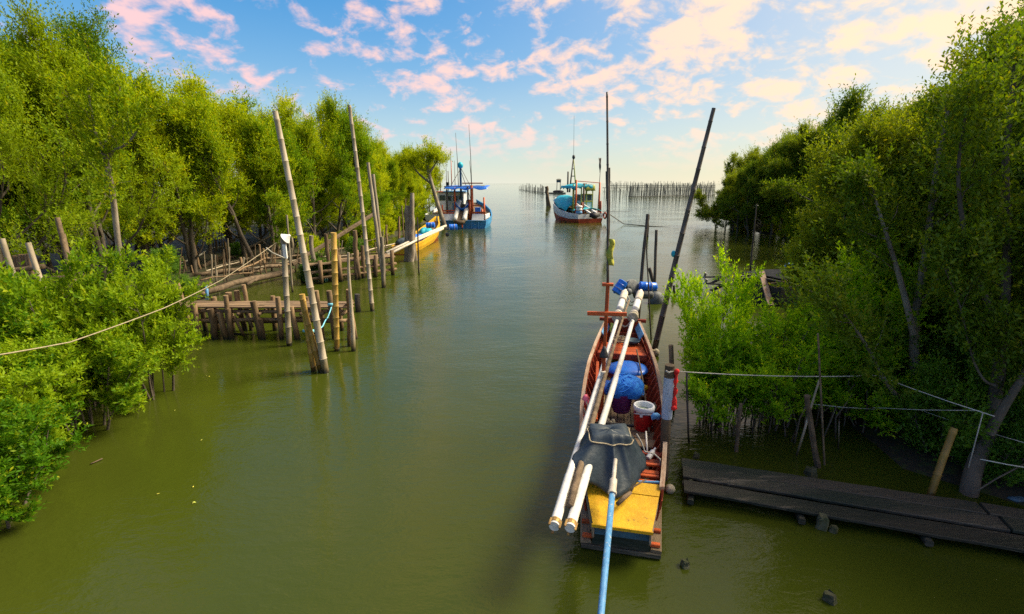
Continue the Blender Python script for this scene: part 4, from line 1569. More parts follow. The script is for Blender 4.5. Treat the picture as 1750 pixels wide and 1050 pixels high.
# ---- blue trawler by the left bank, stern towards us
tb0 = G(792, 391)
tr = empty('fishing_trawler', (tb0.x, tb0.y, 0), math.radians(-2))
tag(tr, 'blue and white wooden trawler with blue awning moored at the left bank', 'boat')
TS = [(0, 2.05, 2.55, -.4, .92), (2, 2.2, 2.75, -.6, .95), (5, 2.2, 2.85, -.7, 1.15), (8, 1.7, 2.5, -.7, 1.6), (10.5, .8, 1.6, -.5, 2.2), (12, .1, .25, -.1, 2.8)]
far_hull(tr, TS, ['hull_blue', 'hull_blue', 'hull_blue'])


def tbeam(name, p0, p1, w, h, mm, up=(0, 0, 1)):
    return MB().beam(p0, p1, w, h, up).build(name, MT[mm], tr)


def ttube(name, pts, r, mm, n=8):
    return MB().tube(pts, r, n).build(name, MT[mm], tr, (0, 0, 0), True)


for x0, x1 in ((-2.60, -.98), (.98, 2.35)):     # white slanted stern panels
    m = MB()
    m.grid([[Vector((x0, -.25, .95)), Vector((x1, -.25, .95))], [Vector((x0 + .05, .15, 1.62)), Vector((x1 - .02, .15, 1.62))]], .06)
    m.build('stern_panel', MT['white_paint'], tr)
tbeam('stern_rail', (-2.6, -.22, .90), (2.6, -.22, .90), .10, .10, 'blue_paint')
for x in (-1.05, -.0, .95, 1.7):
    tbeam('stern_strip', (x, -.08, -.3), (x, -.08, .84), .07, .06, 'blue_paint', (0, 1, 0))
for x, y, z1, r, mm in ((-2.35, .2, 2.6, .09, 'orange'), (-1.85, .6, 4.3, .11, 'bamboo_dark'), (-1.0, .8, 4.5, .11, 'orange'), (.5, .7, 4.6, .09, 'bamboo_dark'),
                        (.95, .6, 4.75, .17, 'orange'), (.72, .5, 3.2, .15, 'orange'), (1.55, .3, 2.2, .10, 'orange'), (2.35, .3, 3.45, .10, 'orange'), (2.1, .5, 2.1, .12, 'orange')):
    ttube('post', [(x, y, .7), (x, y, z1)], r, mm)
tbeam('rail', (-2.35, .25, 1.95), (-.95, .25, 1.98), .12, .16, 'orange')
tbeam('rail', (-2.35, .20, 1.70), (-.95, .2, 1.72), .12, .14, 'orange')
tbeam('rail', (1.0, .25, 2.55), (2.0, .25, 2.55), .10, .12, 'orange')
tbeam('rail', (.95, .25, 1.76), (2.5, .25, 1.76), .14, .22, 'orange')
tbeam('bulwark', (2.45, .2, 1.3), (2.72, 2.8, 1.35), .12, .50, 'white_paint')
tbeam('bulwark', (-2.5, .2, 1.3), (-2.75, 2.8, 1.35), .12, .62, 'white_paint')
MB().box((1.62, .45, 1.95), (.62, .5, .75)).build('crate', MT['blue_plastic'], tr)
tbeam('awning_pole', (-2.2, .8, 4.62), (2.4, .9, 4.68), .08, .08, 'bamboo_dark')
tbeam('awning_pole', (-.1, .6, 4.98), (2.2, .7, 4.98), .14, .12, 'red')
m = MB()
rows = []
for i in range(6):
    row = []
    for j in range(25):
        x = -2.15 + 4.85 * j / 24
        row.append(Vector((x, .3 + i * .9, 4.72 - .18 * (i == 0) - .10 * math.sin(math.pi * i / 5) - (.26 + .10 * math.sin(x * 4)) * (i == 0) * (1 - .35 * abs(math.sin(x * 1.3))) - .03 * math.sin(x * 5 + i))))
    rows.append(row)
m.grid(rows, .02)
m.build('awning', MT['blue_plastic'], tr, (0, 0, 0), True)
m = MB()
rows = []
for i in range(4):
    rows.append([Vector((-.95 + 1.6 * j / 12, .45 + .12 * i, 3.0 - .2 * i - (1 - ((j - 6) / 6.0) ** 2) * (.75 - .1 * i))) for j in range(13)])
m.grid(rows, .02)
m.build('hanging_sheet', MT['blue_plastic'], tr, (0, 0, 0), True)
for x0, x1 in ((-.82, -.66), (.22, .36)):         # big rolls over the stern
    pts = [Vector((x0, -.9, 1.0)).lerp(Vector((x1, 2.0, 2.95)), i / 8) for i in range(9)]
    ttube('net_roll', pts, [.25] * 9, 'pvc', 12)
ttube('roll_end', [(-.8, -1.0, .85), (-.3, -1.08, .72), (.3, -1.0, .85)], [.18, .24, .19], 'log', 12)
ttube('roll_end', [(0, -1.0, .55), (0, -1.05, .15)], [.10, .06], 'orange', 8)
tbeam('ramp', (-.3, -.8, .90), (-.15, 2.0, 2.6), .55, .10, 'log')
m = MB()
m.box((-1.55, 5.6, 2.6), (2.2, 2.8, 2.6))
cab = m.build('cabin', MT['white_paint'], tr)
tbeam('cabin_roof', (-1.55, 4.0, 3.98), (-1.55, 7.3, 4.02), 2.7, .12, 'blue_paint')
tbeam('cabin_trim', (-2.62, 4.17, 1.72), (-.48, 4.17, 1.72), .05, .3, 'blue_paint')
for x, w in ((-2.2, .5), (-1.45, .5), (-.8, .42)):
    f = MB().box((x, 4.185, 3.2), (w + .1, .04, .62)).build('window', MT['blue_paint'], tr)
    MB().box((x, 4.165, 3.2), (w, .04, .52)).build('pane', MT['glass'], f)
f = MB().box((-1.5, 4.19, 2.15), (.62, .03, 1.0)).build('door', MT['blue_paint'], tr)
tbeam('mast', (-.65, 3.5, 1.0), (-.65, 3.5, 6.7), .24, .24, 'blue_dark', (0, 1, 0))
MB().ball((-.65, 3.5, 7.0), .34, 12, 8, (1, 1, 1.1)).build('mast_block', MT['teal_plastic'], tr, (0, 0, 0), True)
for a, b in (((-.65, 3.5, 6.8), (.75, .9, 4.7)), ((-.65, 3.5, 6.6), (-1.5, 1.4, 4.7)), ((-.65, 3.5, 6.5), (.3, 8, 2.0))):
    ttube('stay', [a, b], .035, 'bamboo_dark', 5)
for x, y, z1 in ((-.95, 3.6, 10.6), (.95, .65, 11.2), (.93, .7, 7.4)):
    ttube('aerial', [(x, y, 4.6), (x - .05, y, (4.6 + z1) / 2), (x - .18, y, z1)], [.045, .035, .02], 'bamboo_dark', 5)
ttube('flag_stick', [(-2.35, 5.0, 3.9), (-2.35, 5.0, 6.4)], .05, 'bamboo_dark', 6)
ttube('flag_stick', [(-2.0, 5.3, 3.9), (-2.0, 5.3, 7.6)], .05, 'orange', 6)
MB().box((-2.5, 5.3, 4.7), (.35, .3, .8)).build('life_raft', MT['black'], tr)
# other trawler hidden mostly behind the leaning tree: its bridge and aerials show above
q = G(757, 383)
tr2 = empty('moored_trawler', (q.x - 1.0, q.y + 4, 0), math.radians(-4))
tag(tr2, 'second trawler half hidden behind the leaning tree, white rail and thin aerials', 'boat')
far_hull(tr2, [(0, 1.5, 1.9, -.4, .9), (3, 1.7, 2.1, -.6, 1.0), (7, 1.2, 1.8, -.6, 1.4), (10, .1, .3, -.1, 2.3)], ['red', 'white_paint', 'white_paint'])
MB().box((.2, 4.5, 2.4), (2.2, 2.4, 2.6)).build('cabin', MT['white_paint'], tr2)
MB().box((.2, 3.28, 3.0), (1.6, .06, .7)).build('window', MT['glass'], tr2)
MB().box((.2, 4.5, 3.8), (2.6, 2.9, .14)).build('cabin_roof', MT['orange'], tr2)
for x, z1 in ((-.7, 8.6), (.2, 7.8), (.9, 9.6), (1.4, 8.0)):
    MB().tube([(x, 4.6, 3.8), (x, 4.6, z1)], [.06, .025], 5).build('aerial', MT['bamboo_dark'], tr2, (0, 0, 0), True)

# ---- turquoise boat in mid channel
kb = G(1009, 381)
kr = empty('fishing_boat', (kb.x, kb.y, 0), math.radians(24))
kr.scale = (1.06, 1.02, 1.18)
tag(kr, 'white and maroon fishing boat with teal canopy and sheets moored in mid channel', 'boat')
KS = [(0, 1.35, 1.75, -.3, .95), (2, 1.5, 1.95, -.5, .98), (4.5, 1.4, 1.95, -.5, 1.25), (7, .8, 1.5, -.4, 1.8), (8.6, .1, .3, 0, 2.5)]
far_hull(kr, KS, ['black', 'red', 'red', 'white_paint', 'white_paint'])


def kpart(mb_, name, mm, sm=False):
    return mb_.build(name, MT[mm], kr, (0, 0, 0), sm)


m = MB()
rows = []
for i in range(9):
    u = i / 8
    hw = 1.9 - 1.5 * max(0, u - .35)
    rows.append([Vector((hw * x, 2.9 + u * 5.3, 1.15 + .95 * u + (1.35 - .25 * u) * (1 - abs(x) ** 2.4) * (.6 + .4 * math.sin(u * 3.0 + .3)) + .08 * math.sin(x * 6 + i))) for x in (-1, -.8, -.55, -.25, 0, .25, .55, .8, 1)])
m.grid(rows, .03)
kpart(m, 'bow_sheet', 'teal_plastic', True)
m = MB()
m.grid([[Vector((1.85 * x, .3 + i * .5, 1.28 + .28 * (1 - x * x) + .06 * math.sin(i * 2 + 5 * x))) for x in (-.95, -.6, -.3, 0, .3, .6, .95)] for i in range(5)], .03)
kpart(m, 'deck_sheet', 'teal_plastic', True)
m = MB()
m.box((.78, 3.3, 2.05), (1.7, 1.9, 1.9))
kpart(m, 'cabin', 'white_paint')
for x in (-.05, .72, 1.62):
    kpart(MB().beam((x, 2.32, 1.1), (x, 2.32, 3.9), .13, .10, (0, 1, 0)), 'cabin_frame', 'green_paint')
for z in (2.22, 3.0):
    kpart(MB().beam((-.1, 2.30, z), (1.65, 2.30, z), .08, .12), 'cabin_frame', 'green_paint')
for x, w in ((.34, .5), (1.15, .6)):
    f = kpart(MB().box((x, 2.34, 2.62), (w, .04, .62)), 'window', 'blue_dark')
    MB().box((x, 2.325, 2.62), (w - .1, .03, .52)).build('pane', MT['glass'], f)
f = kpart(MB().box((-.09, 3.1, 2.6), (.04, 1.2, .6)), 'window', 'blue_dark')
MB().box((-.105, 3.1, 2.6), (.03, 1.05, .5)).build('pane', MT['glass'], f)
kpart(MB().box((.6, 3.3, 3.98), (2.2, 2.4, .10)), 'cabin_roof', 'teal_plastic')
m = MB()
m.grid([[Vector((.3 + 1.5 * j / 8, 2.1 - .1 * (i == 2), 4.05 - i * .34 + .03 * math.sin(j * 2))) for j in range(9)] for i in range(3)], .02)
kpart(m, 'curtain', 'green_paint', True)
m = MB()
m.grid([[Vector((-2.0 + 2.6 * j / 8, .9 + i * .8, 4.15 - .28 * ((j - 5) / 5.0) ** 2 - .08 * math.sin(i * 2.1) - .03 * math.sin(j * 2.2))) for j in range(9)] for i in range(5)], .02)
kpart(m, 'canopy', 'teal_plastic', True)
m = MB()
m.grid([[Vector((-2.05 + 2.7 * j / 12, .86 - .04 * i, 4.12 - .28 * ((j * 8 / 12 - 5) / 5.0) ** 2 - i * (.17 + .05 * math.sin(j * 1.9)))) for j in range(13)] for i in range(3)], .02)
kpart(m, 'canopy_valance', 'teal_plastic', True)
m = MB()
m.grid([[Vector((-1.98 - .05 * i, .9 + 3.2 * j / 12, 3.95 - i * (.15 + .05 * math.sin(j * 2.3)))) for j in range(13)] for i in range(3)], .02)
kpart(m, 'canopy_valance', 'teal_plastic', True)
for x, y, z1, r, mm in ((-1.6, 1.6, 4.1, .13, 'green_paint'), (-1.75, .7, 4.55, .11, 'orange'), (-.55, .9, 4.2, .12, 'log'), (1.65, .8, 4.3, .11, 'orange'), (1.55, 3.8, 4.2, .1, 'orange'), (-1.05, .35, 2.2, .14, 'red'), (1.7, .5, 2.3, .12, 'red')):
    kpart(MB().tube([(x, y, .7), (x, y, z1)], r, 8), 'post', mm, True)
kpart(MB().beam((-1.75, .7, 4.45), (1.68, .8, 4.25), .08, .08), 'rail', 'red')
for x0, x1 in ((-.35, -.75), (.55, .1)):
    kpart(MB().beam((x0, -.55, 1.05), (x1, 2.4, 2.0), .24, .14), 'ramp_rail', 'white_paint')
kpart(MB().tube([(-.5, -.7, .9), (.1, -.78, .75), (.75, -.7, .95)], [.25, .33, .26], 12), 'roll_end', 'black', True)
for i in range(3):
    kpart(MB().lathe([(.34, 0), (.40, .08), (.40, .20), (.34, .26)], (-1.5, .3, 1.0 + i * .3), 14), 'basket', 'white_plastic' if i else 'blue_paint', True)
for a, b in (((-.5, 4.6, 3.2), (-.05, 4.6, 6.9)), ((.4, 4.4, 3.2), (0, 4.6, 6.9)), ((-.1, 5.2, 3.2), (-.02, 4.65, 6.9))):
    kpart(MB().tube([a, b], [.09, .06], 6), 'mast_leg', 'bamboo_dark' if a[0] != .4 else 'green_paint', True)
for z in (4.2, 5.0, 5.8):
    k_ = (6.9 - z) / 3.7
    kpart(MB().tube([(-.45 * k_, 4.6, z), (.4 * k_, 4.45, z)], .05, 5), 'mast_rung', 'bamboo_dark')
kpart(MB().tube([(-.75, 4.6, 3.2), (-.75, 4.6, 5.5)], .1, 6), 'mast_leg', 'bamboo_dark', True)
kpart(MB().lathe([(.14, 0), (.2, .15), (.14, .4)], (0, 4.6, 6.9), 10), 'mast_head', 'black', True)
kpart(MB().tube([(0, 4.6, 7.2), (-.1, 4.6, 11.5)], [.025, .012], 5), 'aerial', 'bamboo_dark')
kpart(MB().tube([(1.75, 1.2, 1.1), (1.8, 1.0, 6.9)], [.05, .03], 6), 'flag_stick', 'bamboo_dark', True)
m = MB()
m.grid([[Vector((1.8 - .30 * (1 - i / 8) * j / 3 - .08 * (j > 0), 1.0 + .08 * math.sin(i + j), 6.9 - 1.6 * i / 8 - .0 * j)) for j in range(4)] for i in range(9)][::-1], .01)
kpart(m, 'flag', 'black', True)
for x in (-1.2, -.2, .9):
    m = MB()
    m.lathe([(.30, -.12), (.42, 0), (.30, .12), (.20, 0), (.30, -.12)], (1.95, 1.0 + x, .75), 12, Matrix.Rotation(math.pi / 2, 3, 'Y'), False)
    kpart(m, 'fender_tyre', 'red', True)

# ---- yellow longtail boat by the left bank
ya, yb = G(684, 436), G(748, 404)
yd = yb - ya
yr = empty('longtail_boat', (ya.x, ya.y, 0), -math.atan2(yd.x, yd.y))
YL = yd.length
tag(yr, 'small yellow longtail boat with blue sheets moored beside the left wood', 'boat')
far_hull(yr, [(0, .40, .62, -.2, .55), (YL * .25, .55, .88, -.3, .62), (YL * .55, .5, .9, -.3, .75), (YL * .85, .25, .6, -.2, 1.25), (YL, .03, .12, .3, 1.85)], ['red', 'yellow', 'yellow'], thick=.04)
for i in range(7):
    s = YL * (.12 + .12 * i)
    MB().beam((-.7, s, .62 + .02 * i), (.7, s, .62 + .02 * i), .12, .06).build('thwart', MT['red'], yr)
heap((.1, YL * .60, .55), .62, .9, .75, 4, .14).build('sheet_heap', MT['teal_plastic'], yr, (0, 0, 0), True)
heap((.0, YL * .38, .50), .6, .9, .5, 6, .14).build('sheet_heap', MT['blue_plastic'], yr, (0, 0, 0), True)
heap((-.2, YL * .12, .5), .5, .8, .55, 7, .14).build('engine_cover', MT['tarp'], yr, (0, 0, 0), True)
for i, (a, b, za, zb_, lab) in enumerate((((660, 432), (762, 386), .95, 1.9, 'upper one of two pale net poles lying along the small yellow boat'), ((660, 437), (757, 391), .85, 1.8, 'lower one of two pale net poles lying along the small yellow boat'))):
    a, b = G(*a, za), G(*b, zb_)
    m = MB()
    m.tube([a, a.lerp(b, .5) + Vector((0, 0, .05)), b], .085, 8)
    part_on_boat(m, 'net_pole', 'pvc_old', a, lab, 'pole')
e = G(757, 388, 1.75)
drum(e + Vector((-1.0, .3, .1)), (1, 0, .1), .22, .65, 'blue_plastic', 'small blue drum left of the yellow boat pole ends')
drum(e + Vector((.75, .2, -.05)), (1, .2, 0), .24, .62, 'blue_plastic', 'small blue drum right of the yellow boat pole ends')
m = MB()
m.ball(e + Vector((.3, .1, -.6)), .17, 10, 6)
part_on_boat(m, 'foam_float', 'dark_drum', e + Vector((.3, .1, -.6)), 'grey float hanging under the yellow boat pole ends', 'float')

# ------------------------------------------------------------------ stakes of the fish trap on the horizon
rs = random.Random(77)
sm = MB()
sm.tube([(0, 0, -.6), (.02, 0, 2.2), (-.01, .02, 5.0)], [.115, .11, .09], 6)
stake_mesh = sm.build('fish_trap_stake', MT['stake'])
sd_ = stake_mesh.data
bpy.data.objects.remove(stake_mesh)


def stake(x, y, h, rz, lab, grp, k=1.0):
    o = bpy.data.objects.new('fish_trap_stake', sd_)
    COL.objects.link(o)
    o.location = (x, y, 0)
    o.scale = (k, k, h / 5.0)
    o.rotation_euler = (rs.gauss(0, .03), rs.gauss(0, .035), rz)
    tag(o, lab, 'stake', grp)


for i in range(118):
    u = i / 117
    px_ = 1074 + 146 * u + rs.uniform(-.8, .8)
    py_ = 336.5 - 1.5 * u + rs.uniform(-.9, .9)
    g = G(px_, py_)
    stake(g.x, g.y, rs.uniform(3.6, 5.1), rs.uniform(0, 6), 'thin grey stake in the dense near row of the fish trap before the horizon', 'stakes of the near fish trap row')
for i in range(12):
    px_ = 1030 + 44 * (i + rs.random()) / 12
    g = G(px_, 337 + rs.uniform(-1.5, 1))
    stake(g.x, g.y, rs.uniform(1.4, 5.0), rs.uniform(0, 6), 'lone grey stake standing apart left of the dense fish trap row', 'lone stakes left of the fish trap row')
for i in range(80):
    u = i / 79
    px_ = 1042 + 178 * u + rs.uniform(-1, 1)
    g = G(px_, 323.0 + rs.uniform(-.3, .3))
    stake(g.x, g.y, rs.uniform(4.2, 7.0), rs.uniform(0, 6), 'faint stake of the farther fish trap row at the horizon', 'stakes of the far fish trap row', 1.8)
for i in range(34):
    u = (i / 33) ** .8
    px_ = 888 + 41 * u + rs.uniform(-1, 1)
    g = G(px_, 324.5 + 5.5 * u)
    stake(g.x, g.y, rs.uniform(2.2, 5.2) * (1.1 - .3 * u), rs.uniform(0, 6), 'stake of the short fish trap row left of the teal canopied boat', 'stakes of the left fish trap row', 1.5)
for (a, b, z, lab) in (((1074, 337.5), (1222, 335), .25, 'dark float line along the foot of the near fish trap row'), ((1042, 323), (1222, 323), 2.6, 'pale rail along the farther fish trap row'), ((1030, 324), (1222, 323.2), 1.2, 'dark lower rail of the farther fish trap row'), ((888, 325), (932, 331), .3, 'dark float line at the foot of the left fish trap row')):
    a, b = G(*a), G(*b)
    m = MB()
    m.tube([a.lerp(b, i / 12) + Vector((0, 0, z + rs.uniform(-.08, .08))) for i in range(13)], .16 if z < 1 else .3, 6)
    part_on_boat(m, 'trap_rail', 'stake', a, lab, 'rail')
# raft and hut on stilts far left of the teal boat
g = G(952, 331)
rf = empty('work_raft', g)
tag(rf, 'low dark raft with net heap floating beyond the teal canopied boat', 'raft')
MB().box(g + Vector((0, 0, .25)), (8, 5, .5)).build('float_deck', MT['stake'], rf, g)
heap(g + Vector((.5, 0, .5)), 2.6, 2, 1.1, 3, .2).build('net_heap', MT['net_dark'], rf, g, True)
g = G(954.5, 324)
ht = empty('stilt_hut', g)
tag(ht, 'tiny watch hut on tall stilts out at sea above the raft', 'hut')
MB().box(g + Vector((0, 0, 6.4)), (3.4, 3, 2.0)).build('wall', MT['blue_dark'], ht, g)
MB().lathe([(3.0, 0), (1.6, .9)], g + Vector((0, 0, 7.4)), 4, Matrix.Rotation(math.pi / 4, 3, 'Z')).build('roof', MT['stake'], ht, g)
for sx in (-1.4, 1.4):
    for sy in (-1.2, 1.2):
        MB().tube([g + Vector((sx, sy, -.5)), g + Vector((sx * .9, sy * .9, 5.6))], .18, 6).build('stilt', MT['stake'], ht, g)
# ------------------------------------------------------------------ poles, jetties and clutter on the left
rp = random.Random(19)


def pole(top, base, r0, r1, mat, label, name='bamboo_pole', cat='pole', group=None, z0=None, y_top=None, node=True, spacing=.36, sub=.6, n=10, bend=.006):
    """a pole from its foot (pixel on the water, or on ground at z0) up to a pixel; it leans only a little in depth"""
    b = G(base[0], base[1], z0 or 0.0)
    t = P(top[0], top[1], b.y if y_top is None else y_top)
    d = (t - b).normalized()
    f = b - d * sub
    m = MB()
    if node:
        node_tube(m, f, t, r0, r1, spacing, n, bend, rp)
    else:
        k = 9
        pts = [f.lerp(t, i / (k - 1)) + Vector((rp.gauss(0, r0 * .14), rp.gauss(0, r0 * .14), 0)) for i in range(k)]
        rad = [(r0 + (r1 - r0) * i / (k - 1)) * rp.uniform(.93, 1.07) for i in range(k)]
        m.tube(pts, rad, n)
    m.v = [tuple(Vector(v)) for v in m.v]
    o = smooth_angle(m.build(name, MT[mat], None, b), 50)
    return tag(o, label, cat, group)


pole((470, 190), (556, 637), .098, .062, 'bamboo_grey', 'tallest thick pale bamboo pole leaning left in front of the jetty', spacing=.5)
pole((516, 503), (537, 634), .085, .075, 'bamboo_yellow', 'short leaning bamboo left of the two tied to the tallest pale pole')
pole((516, 512), (549, 636), .085, .06, 'bamboo_yellow', 'short leaning bamboo next to the foot of the tallest pale pole')
pole((570, 398), (576, 600), .075, .085, 'bamboo_yellow', 'straight yellow bamboo pole at the right end of the near jetty')
pole((597, 180), (636, 532), .088, .060, 'bamboo_grey', 'tall pale bamboo pole standing in the water right of the near jetty', spacing=.55)
pole((628, 278), (655, 478), .105, .075, 'bamboo_grey', 'weathered pole, left one of the leaning pair behind the tall bamboo', node=False)
pole((638, 298), (656, 470), .115, .085, 'bamboo_grey', 'weathered pole, right one of the leaning pair behind the tall bamboo', node=False)
pole((652, 405), (656, 492), .105, .10, 'bamboo_grey', 'short grey post in front of the leaning pair of poles', 'wooden_post', 'post', node=False)
# bundle of old trunks by the yellow boat
for i, (t, b, r, lab) in enumerate((((697, 352), (698, 446), .26, 'left old trunk of the bundle standing before the yellow boat'), ((704, 330), (703, 447), .27, 'tallest trunk of the bundle standing before the yellow boat'), ((702, 362), (707, 445), .22, 'right old trunk of the bundle standing before the yellow boat'))):
    pole(t, b, r, r * .45 if i == 1 else r * .8, 'bark_pale', lab, 'old_trunk', 'post', node=False)
for (t, b, r, lab) in (((682, 370), (682, 425), .10, 'pale stake left of the trunk bundle by the yellow boat'), ((687, 352), (690, 412), .07, 'thin leaning stake left of the trunk bundle'), ((660, 385), (661, 420), .09, 'brown stake in front of the yellowish trees'), ((693, 340), (694, 405), .06, 'thinnest tall stake beside the trunk bundle'), ((713, 372), (716, 470), .045, 'thin dark stick in the water before the yellow boat')):
    pole(t, b, r, r * .8, 'bamboo_dark' if 'dark' in lab else 'pile', lab, 'wooden_stake', 'stake', node=False)

# ---- near jetty
JY0, JY1 = 15.75, 16.5
DZ = 1.06
ja, jb = P(306, 525, 16.3), P(603, 515, 16.15)
jr = empty('wooden_jetty', (ja.x, 16.1, 0))
tag(jr, 'near rickety plank jetty on crooked wooden piles by the left bank', 'jetty')
org = (ja.x, 16.1, 0)
x0, x1 = ja.x, jb.x
for k, y_ in enumerate((15.82, 16.03, 16.25, 16.47)):
    x = x0 + rp.uniform(-.3, .1)
    while x < x1 - .2:
        L = min(rp.uniform(2.2, 3.4), x1 - x)
        m = MB()
        m.beam((x, y_, DZ + rp.uniform(-.015, .015)), (x + L - .02, y_ + rp.uniform(-.02, .02), DZ + rp.uniform(-.02, .02)), .195, .05, jit=.008, seg=5, rng=rp)
        m.build('deck_plank', MT['plank_x'], jr, org)
        x += L
for y_, z in ((15.80, .93), (16.5, .93), (15.9, .60), (16.4, .42)):
    m = MB()
    m.tube([(x0 - .2 + (x1 - x0) * i / 8, y_ + rp.uniform(-.05, .05), z + rp.uniform(-.04, .04)) for i in range(9)], .06, 8)
    m.build('stringer', MT['pile'], jr, org, True)
for i in range(9):
    x = x0 + .3 + i * (x1 - x0 - .5) / 8
    m = MB()
    m.tube([(x, 15.62, .86), (x + rp.uniform(-.06, .06), 16.65, .88)], .055, 8)
    m.build('crossbeam', MT['pile'], jr, org, True)
# piles: (pixel x, pixel y of the top, thickness, row)
for (px_, ptop, r, row) in ((268, 490, .10, 0), (330, 519, .10, 0), (345, 528, .08, 1), (365, 508, .09, 1), (386, 505, .07, 0), (390, 500, .10, 1), (404, 497, .09, 1), (416, 487, .07, 1), (389, 528, .09, 0), (433, 515, .10, 0), (474, 508, .085, 0), (497, 524, .09, 0),
                            (445, 545, .075, 0), (466, 506, .08, 1), (523, 508, .08, 1), (540, 497, .085, 0), (550, 530, .075, 1), (563, 497, .09, 0), (581, 520, .07, 1), (360, 528, .10, 0), (376, 535, .09, 0), (596, 505, .08, 0), (303, 484, .07, 1), (310, 530, .08, 0)):
    yy = 15.66 if row == 0 else 16.62
    t = P(px_, ptop, yy)
    z = max(t.z, .5)
    lean = rp.gauss(0, .05)
    m = MB()
    pts = [(t.x - lean * (z - q) + rp.gauss(0, .008), yy + rp.gauss(0, .008) + .03 * (z - q), q) for q in [-.8 + (z + .8) * i / 7 for i in range(8)]]
    m.tube(pts, [r * rp.uniform(.92, 1.08) for _ in range(8)], 9)
    smooth_angle(m.build('pile', MT['pile'], jr, org), 50)
for (a, b) in (((345, 545), (450, 545)), ((450, 546), (545, 540)), ((390, 570), (470, 574))):
    m = MB()
    p, q = P(*a, 16.2), P(*b, 16.2)
    m.tube([p, p.lerp(q, .5) + Vector((0, 0, -.03)), q], .045, 7)
    m.build('brace', MT['pile'], jr, org, True)
for (a, b) in (((400, 540), (417, 575)), ((420, 535), (432, 560)), ((520, 596), (545, 560)), ((603, 513), (588, 525))):
    m = MB()
    m.tube([P(*a, 15.9), P(*b, 15.8)], .05, 7)
    m.build('brace', MT['pile'], jr, org, True)
pole((595, 432), (604, 600), .075, .035, 'bamboo_grey', 'grey pointed post at the right end of the near jetty', 'wooden_post', 'post', node=False)
pole((597, 495), (598, 592), .08, .08, 'pile', 'dark brown post beside the pointed one at the jetty end', 'wooden_post', 'post', node=False)
pole((610, 503), (612, 533), .10, .11, 'bamboo_dark', 'short cut off stump in the water right of the jetty', 'wooden_stump', 'stump', node=False)
pole((539, 497), (545, 580), .075, .07, 'pile', 'brown post leaning beside the jetty near the leaning bamboos', 'wooden_post', 'post', node=False)
# lamp post
lb = G(493, 591)
lp = empty('lamp_post', lb)
tag(lp, 'weathered post on the jetty with white conical lamp on top', 'lamp post')
m = MB()
node_tube(m, lb + Vector((0, 0, -.6)), P(484, 404, lb.y), .085, .08, .6, 10, .004, rp)
smooth_angle(m.build('post', MT['bamboo_grey'], lp, lb))
lt = P(490, 406, lb.y - .08)
m = MB()
m.lathe([(.17, -.06), (.15, -.04), (.045, .09), (.03, .12)], lt, 16, Matrix.Rotation(math.radians(55), 3, 'Y'))
smooth_angle(m.build('lamp_shade', MT['white_plastic'], lp, lb))
MB().box(P(487, 430, lb.y - .09), (.10, .06, .42)).build('lamp_box', MT['white_plastic'], lp, lb)

# ropes on the left
def rope(pts, r, mat, label, name='rope', cat='rope', sag=0.0):
    m = MB()
    q = []
    for a, b in zip(pts, pts[1:]):
        n = max(2, int((b - a).length / .5))
        for i in range(n):
            u = i / n
            q.append(a.lerp(b, u) + Vector((0, 0, -sag * (b - a).length * 4 * u * (1 - u))))
    q.append(pts[-1])
    m.tube(q, r, 6)
    return part_on_boat(m, name, mat, pts[0], label, cat)


rope([P(-60, 616, 5.2), P(120, 585, 7.0), P(280, 527, 9.2), P(380, 478, 12.2), P(472, 415, lb.y)], .009, 'rope', 'long pale rope slanting from the left picture edge up to the lamp post', sag=.004)
rope([P(455, 424, lb.y - .5), P(465, 432, lb.y - .3), P(488, 442, lb.y - .1)], .02, 'rope_white', 'short pale rope end knotted to the lamp post')
rope([P(519, 566, 13.0), P(528, 567, 12.85), P(537, 566, 12.9)], .045, 'rope_blue', 'light blue rope tying the two short leaning bamboos together', 'rope_lashing')
rope([P(546, 563, 13.3), P(556, 548, 14.2), P(563, 535, 15.0), P(567, 521, 15.5)], .018, 'rope_blue', 'light blue rope hanging from the jetty post to the leaning bamboos', sag=.05)
rope([P(561, 521, 15.45), P(569, 521, 15.4)], .05, 'rope_blue', 'light blue rope wound round the jetty post', 'rope_lashing')
m = MB()
m.tube([P(353, 488, 15.9), P(354, 512, 15.9)], .05, 7)
part_on_boat(m, 'blue_sheet', 'blue_paint', P(353, 488, 15.9), 'blue strip hanging from a pile of the near jetty', 'sheet')

# ---- second jetty further back
ka, kc = G(515, 452, 1.0), G(668, 437, 1.0)
k2 = empty('wooden_jetty', (ka.x, ka.y, 0))
tag(k2, 'second narrow plank jetty further back along the left bank', 'jetty')
og = (ka.x, ka.y, 0)
dd = (kc - ka)
pn = Vector((-dd.y, dd.x, 0)).normalized()
for k in range(4):
    for i in range(3):
        a = ka.lerp(kc, i / 3) + pn * (k - 1.5) * .3
        b = ka.lerp(kc, (i + 1) / 3 - .004) + pn * (k - 1.5) * .3
        m = MB()
        m.beam(a + Vector((0, 0, rp.uniform(-.03, .03))), b + Vector((0, 0, rp.uniform(-.03, .03))), .28, .09, jit=.01, seg=4, rng=rp)
        m.build('deck_plank', MT['plank_x'], k2, og)
for z in (.62, .30):
    m = MB()
    m.tube([ka + pn * -.6 + Vector((0, 0, z - 1)), kc + pn * -.6 + Vector((0, 0, z - 1))], .08, 7)
    m.build('stringer', MT['pile'], k2, og, True)
for i in range(10):
    c = ka.lerp(kc, (i + .4) / 10) + pn * (-.7 if i % 2 else .6)
    z = rp.choice((1.2, 1.4, .98))
    m = MB()
    m.tube([(c.x + rp.gauss(0, .05), c.y, -.6), (c.x, c.y, z * .5), (c.x + rp.gauss(0, .05), c.y, z)], .11, 8)
    m.build('pile', MT['pile'], k2, og, True)
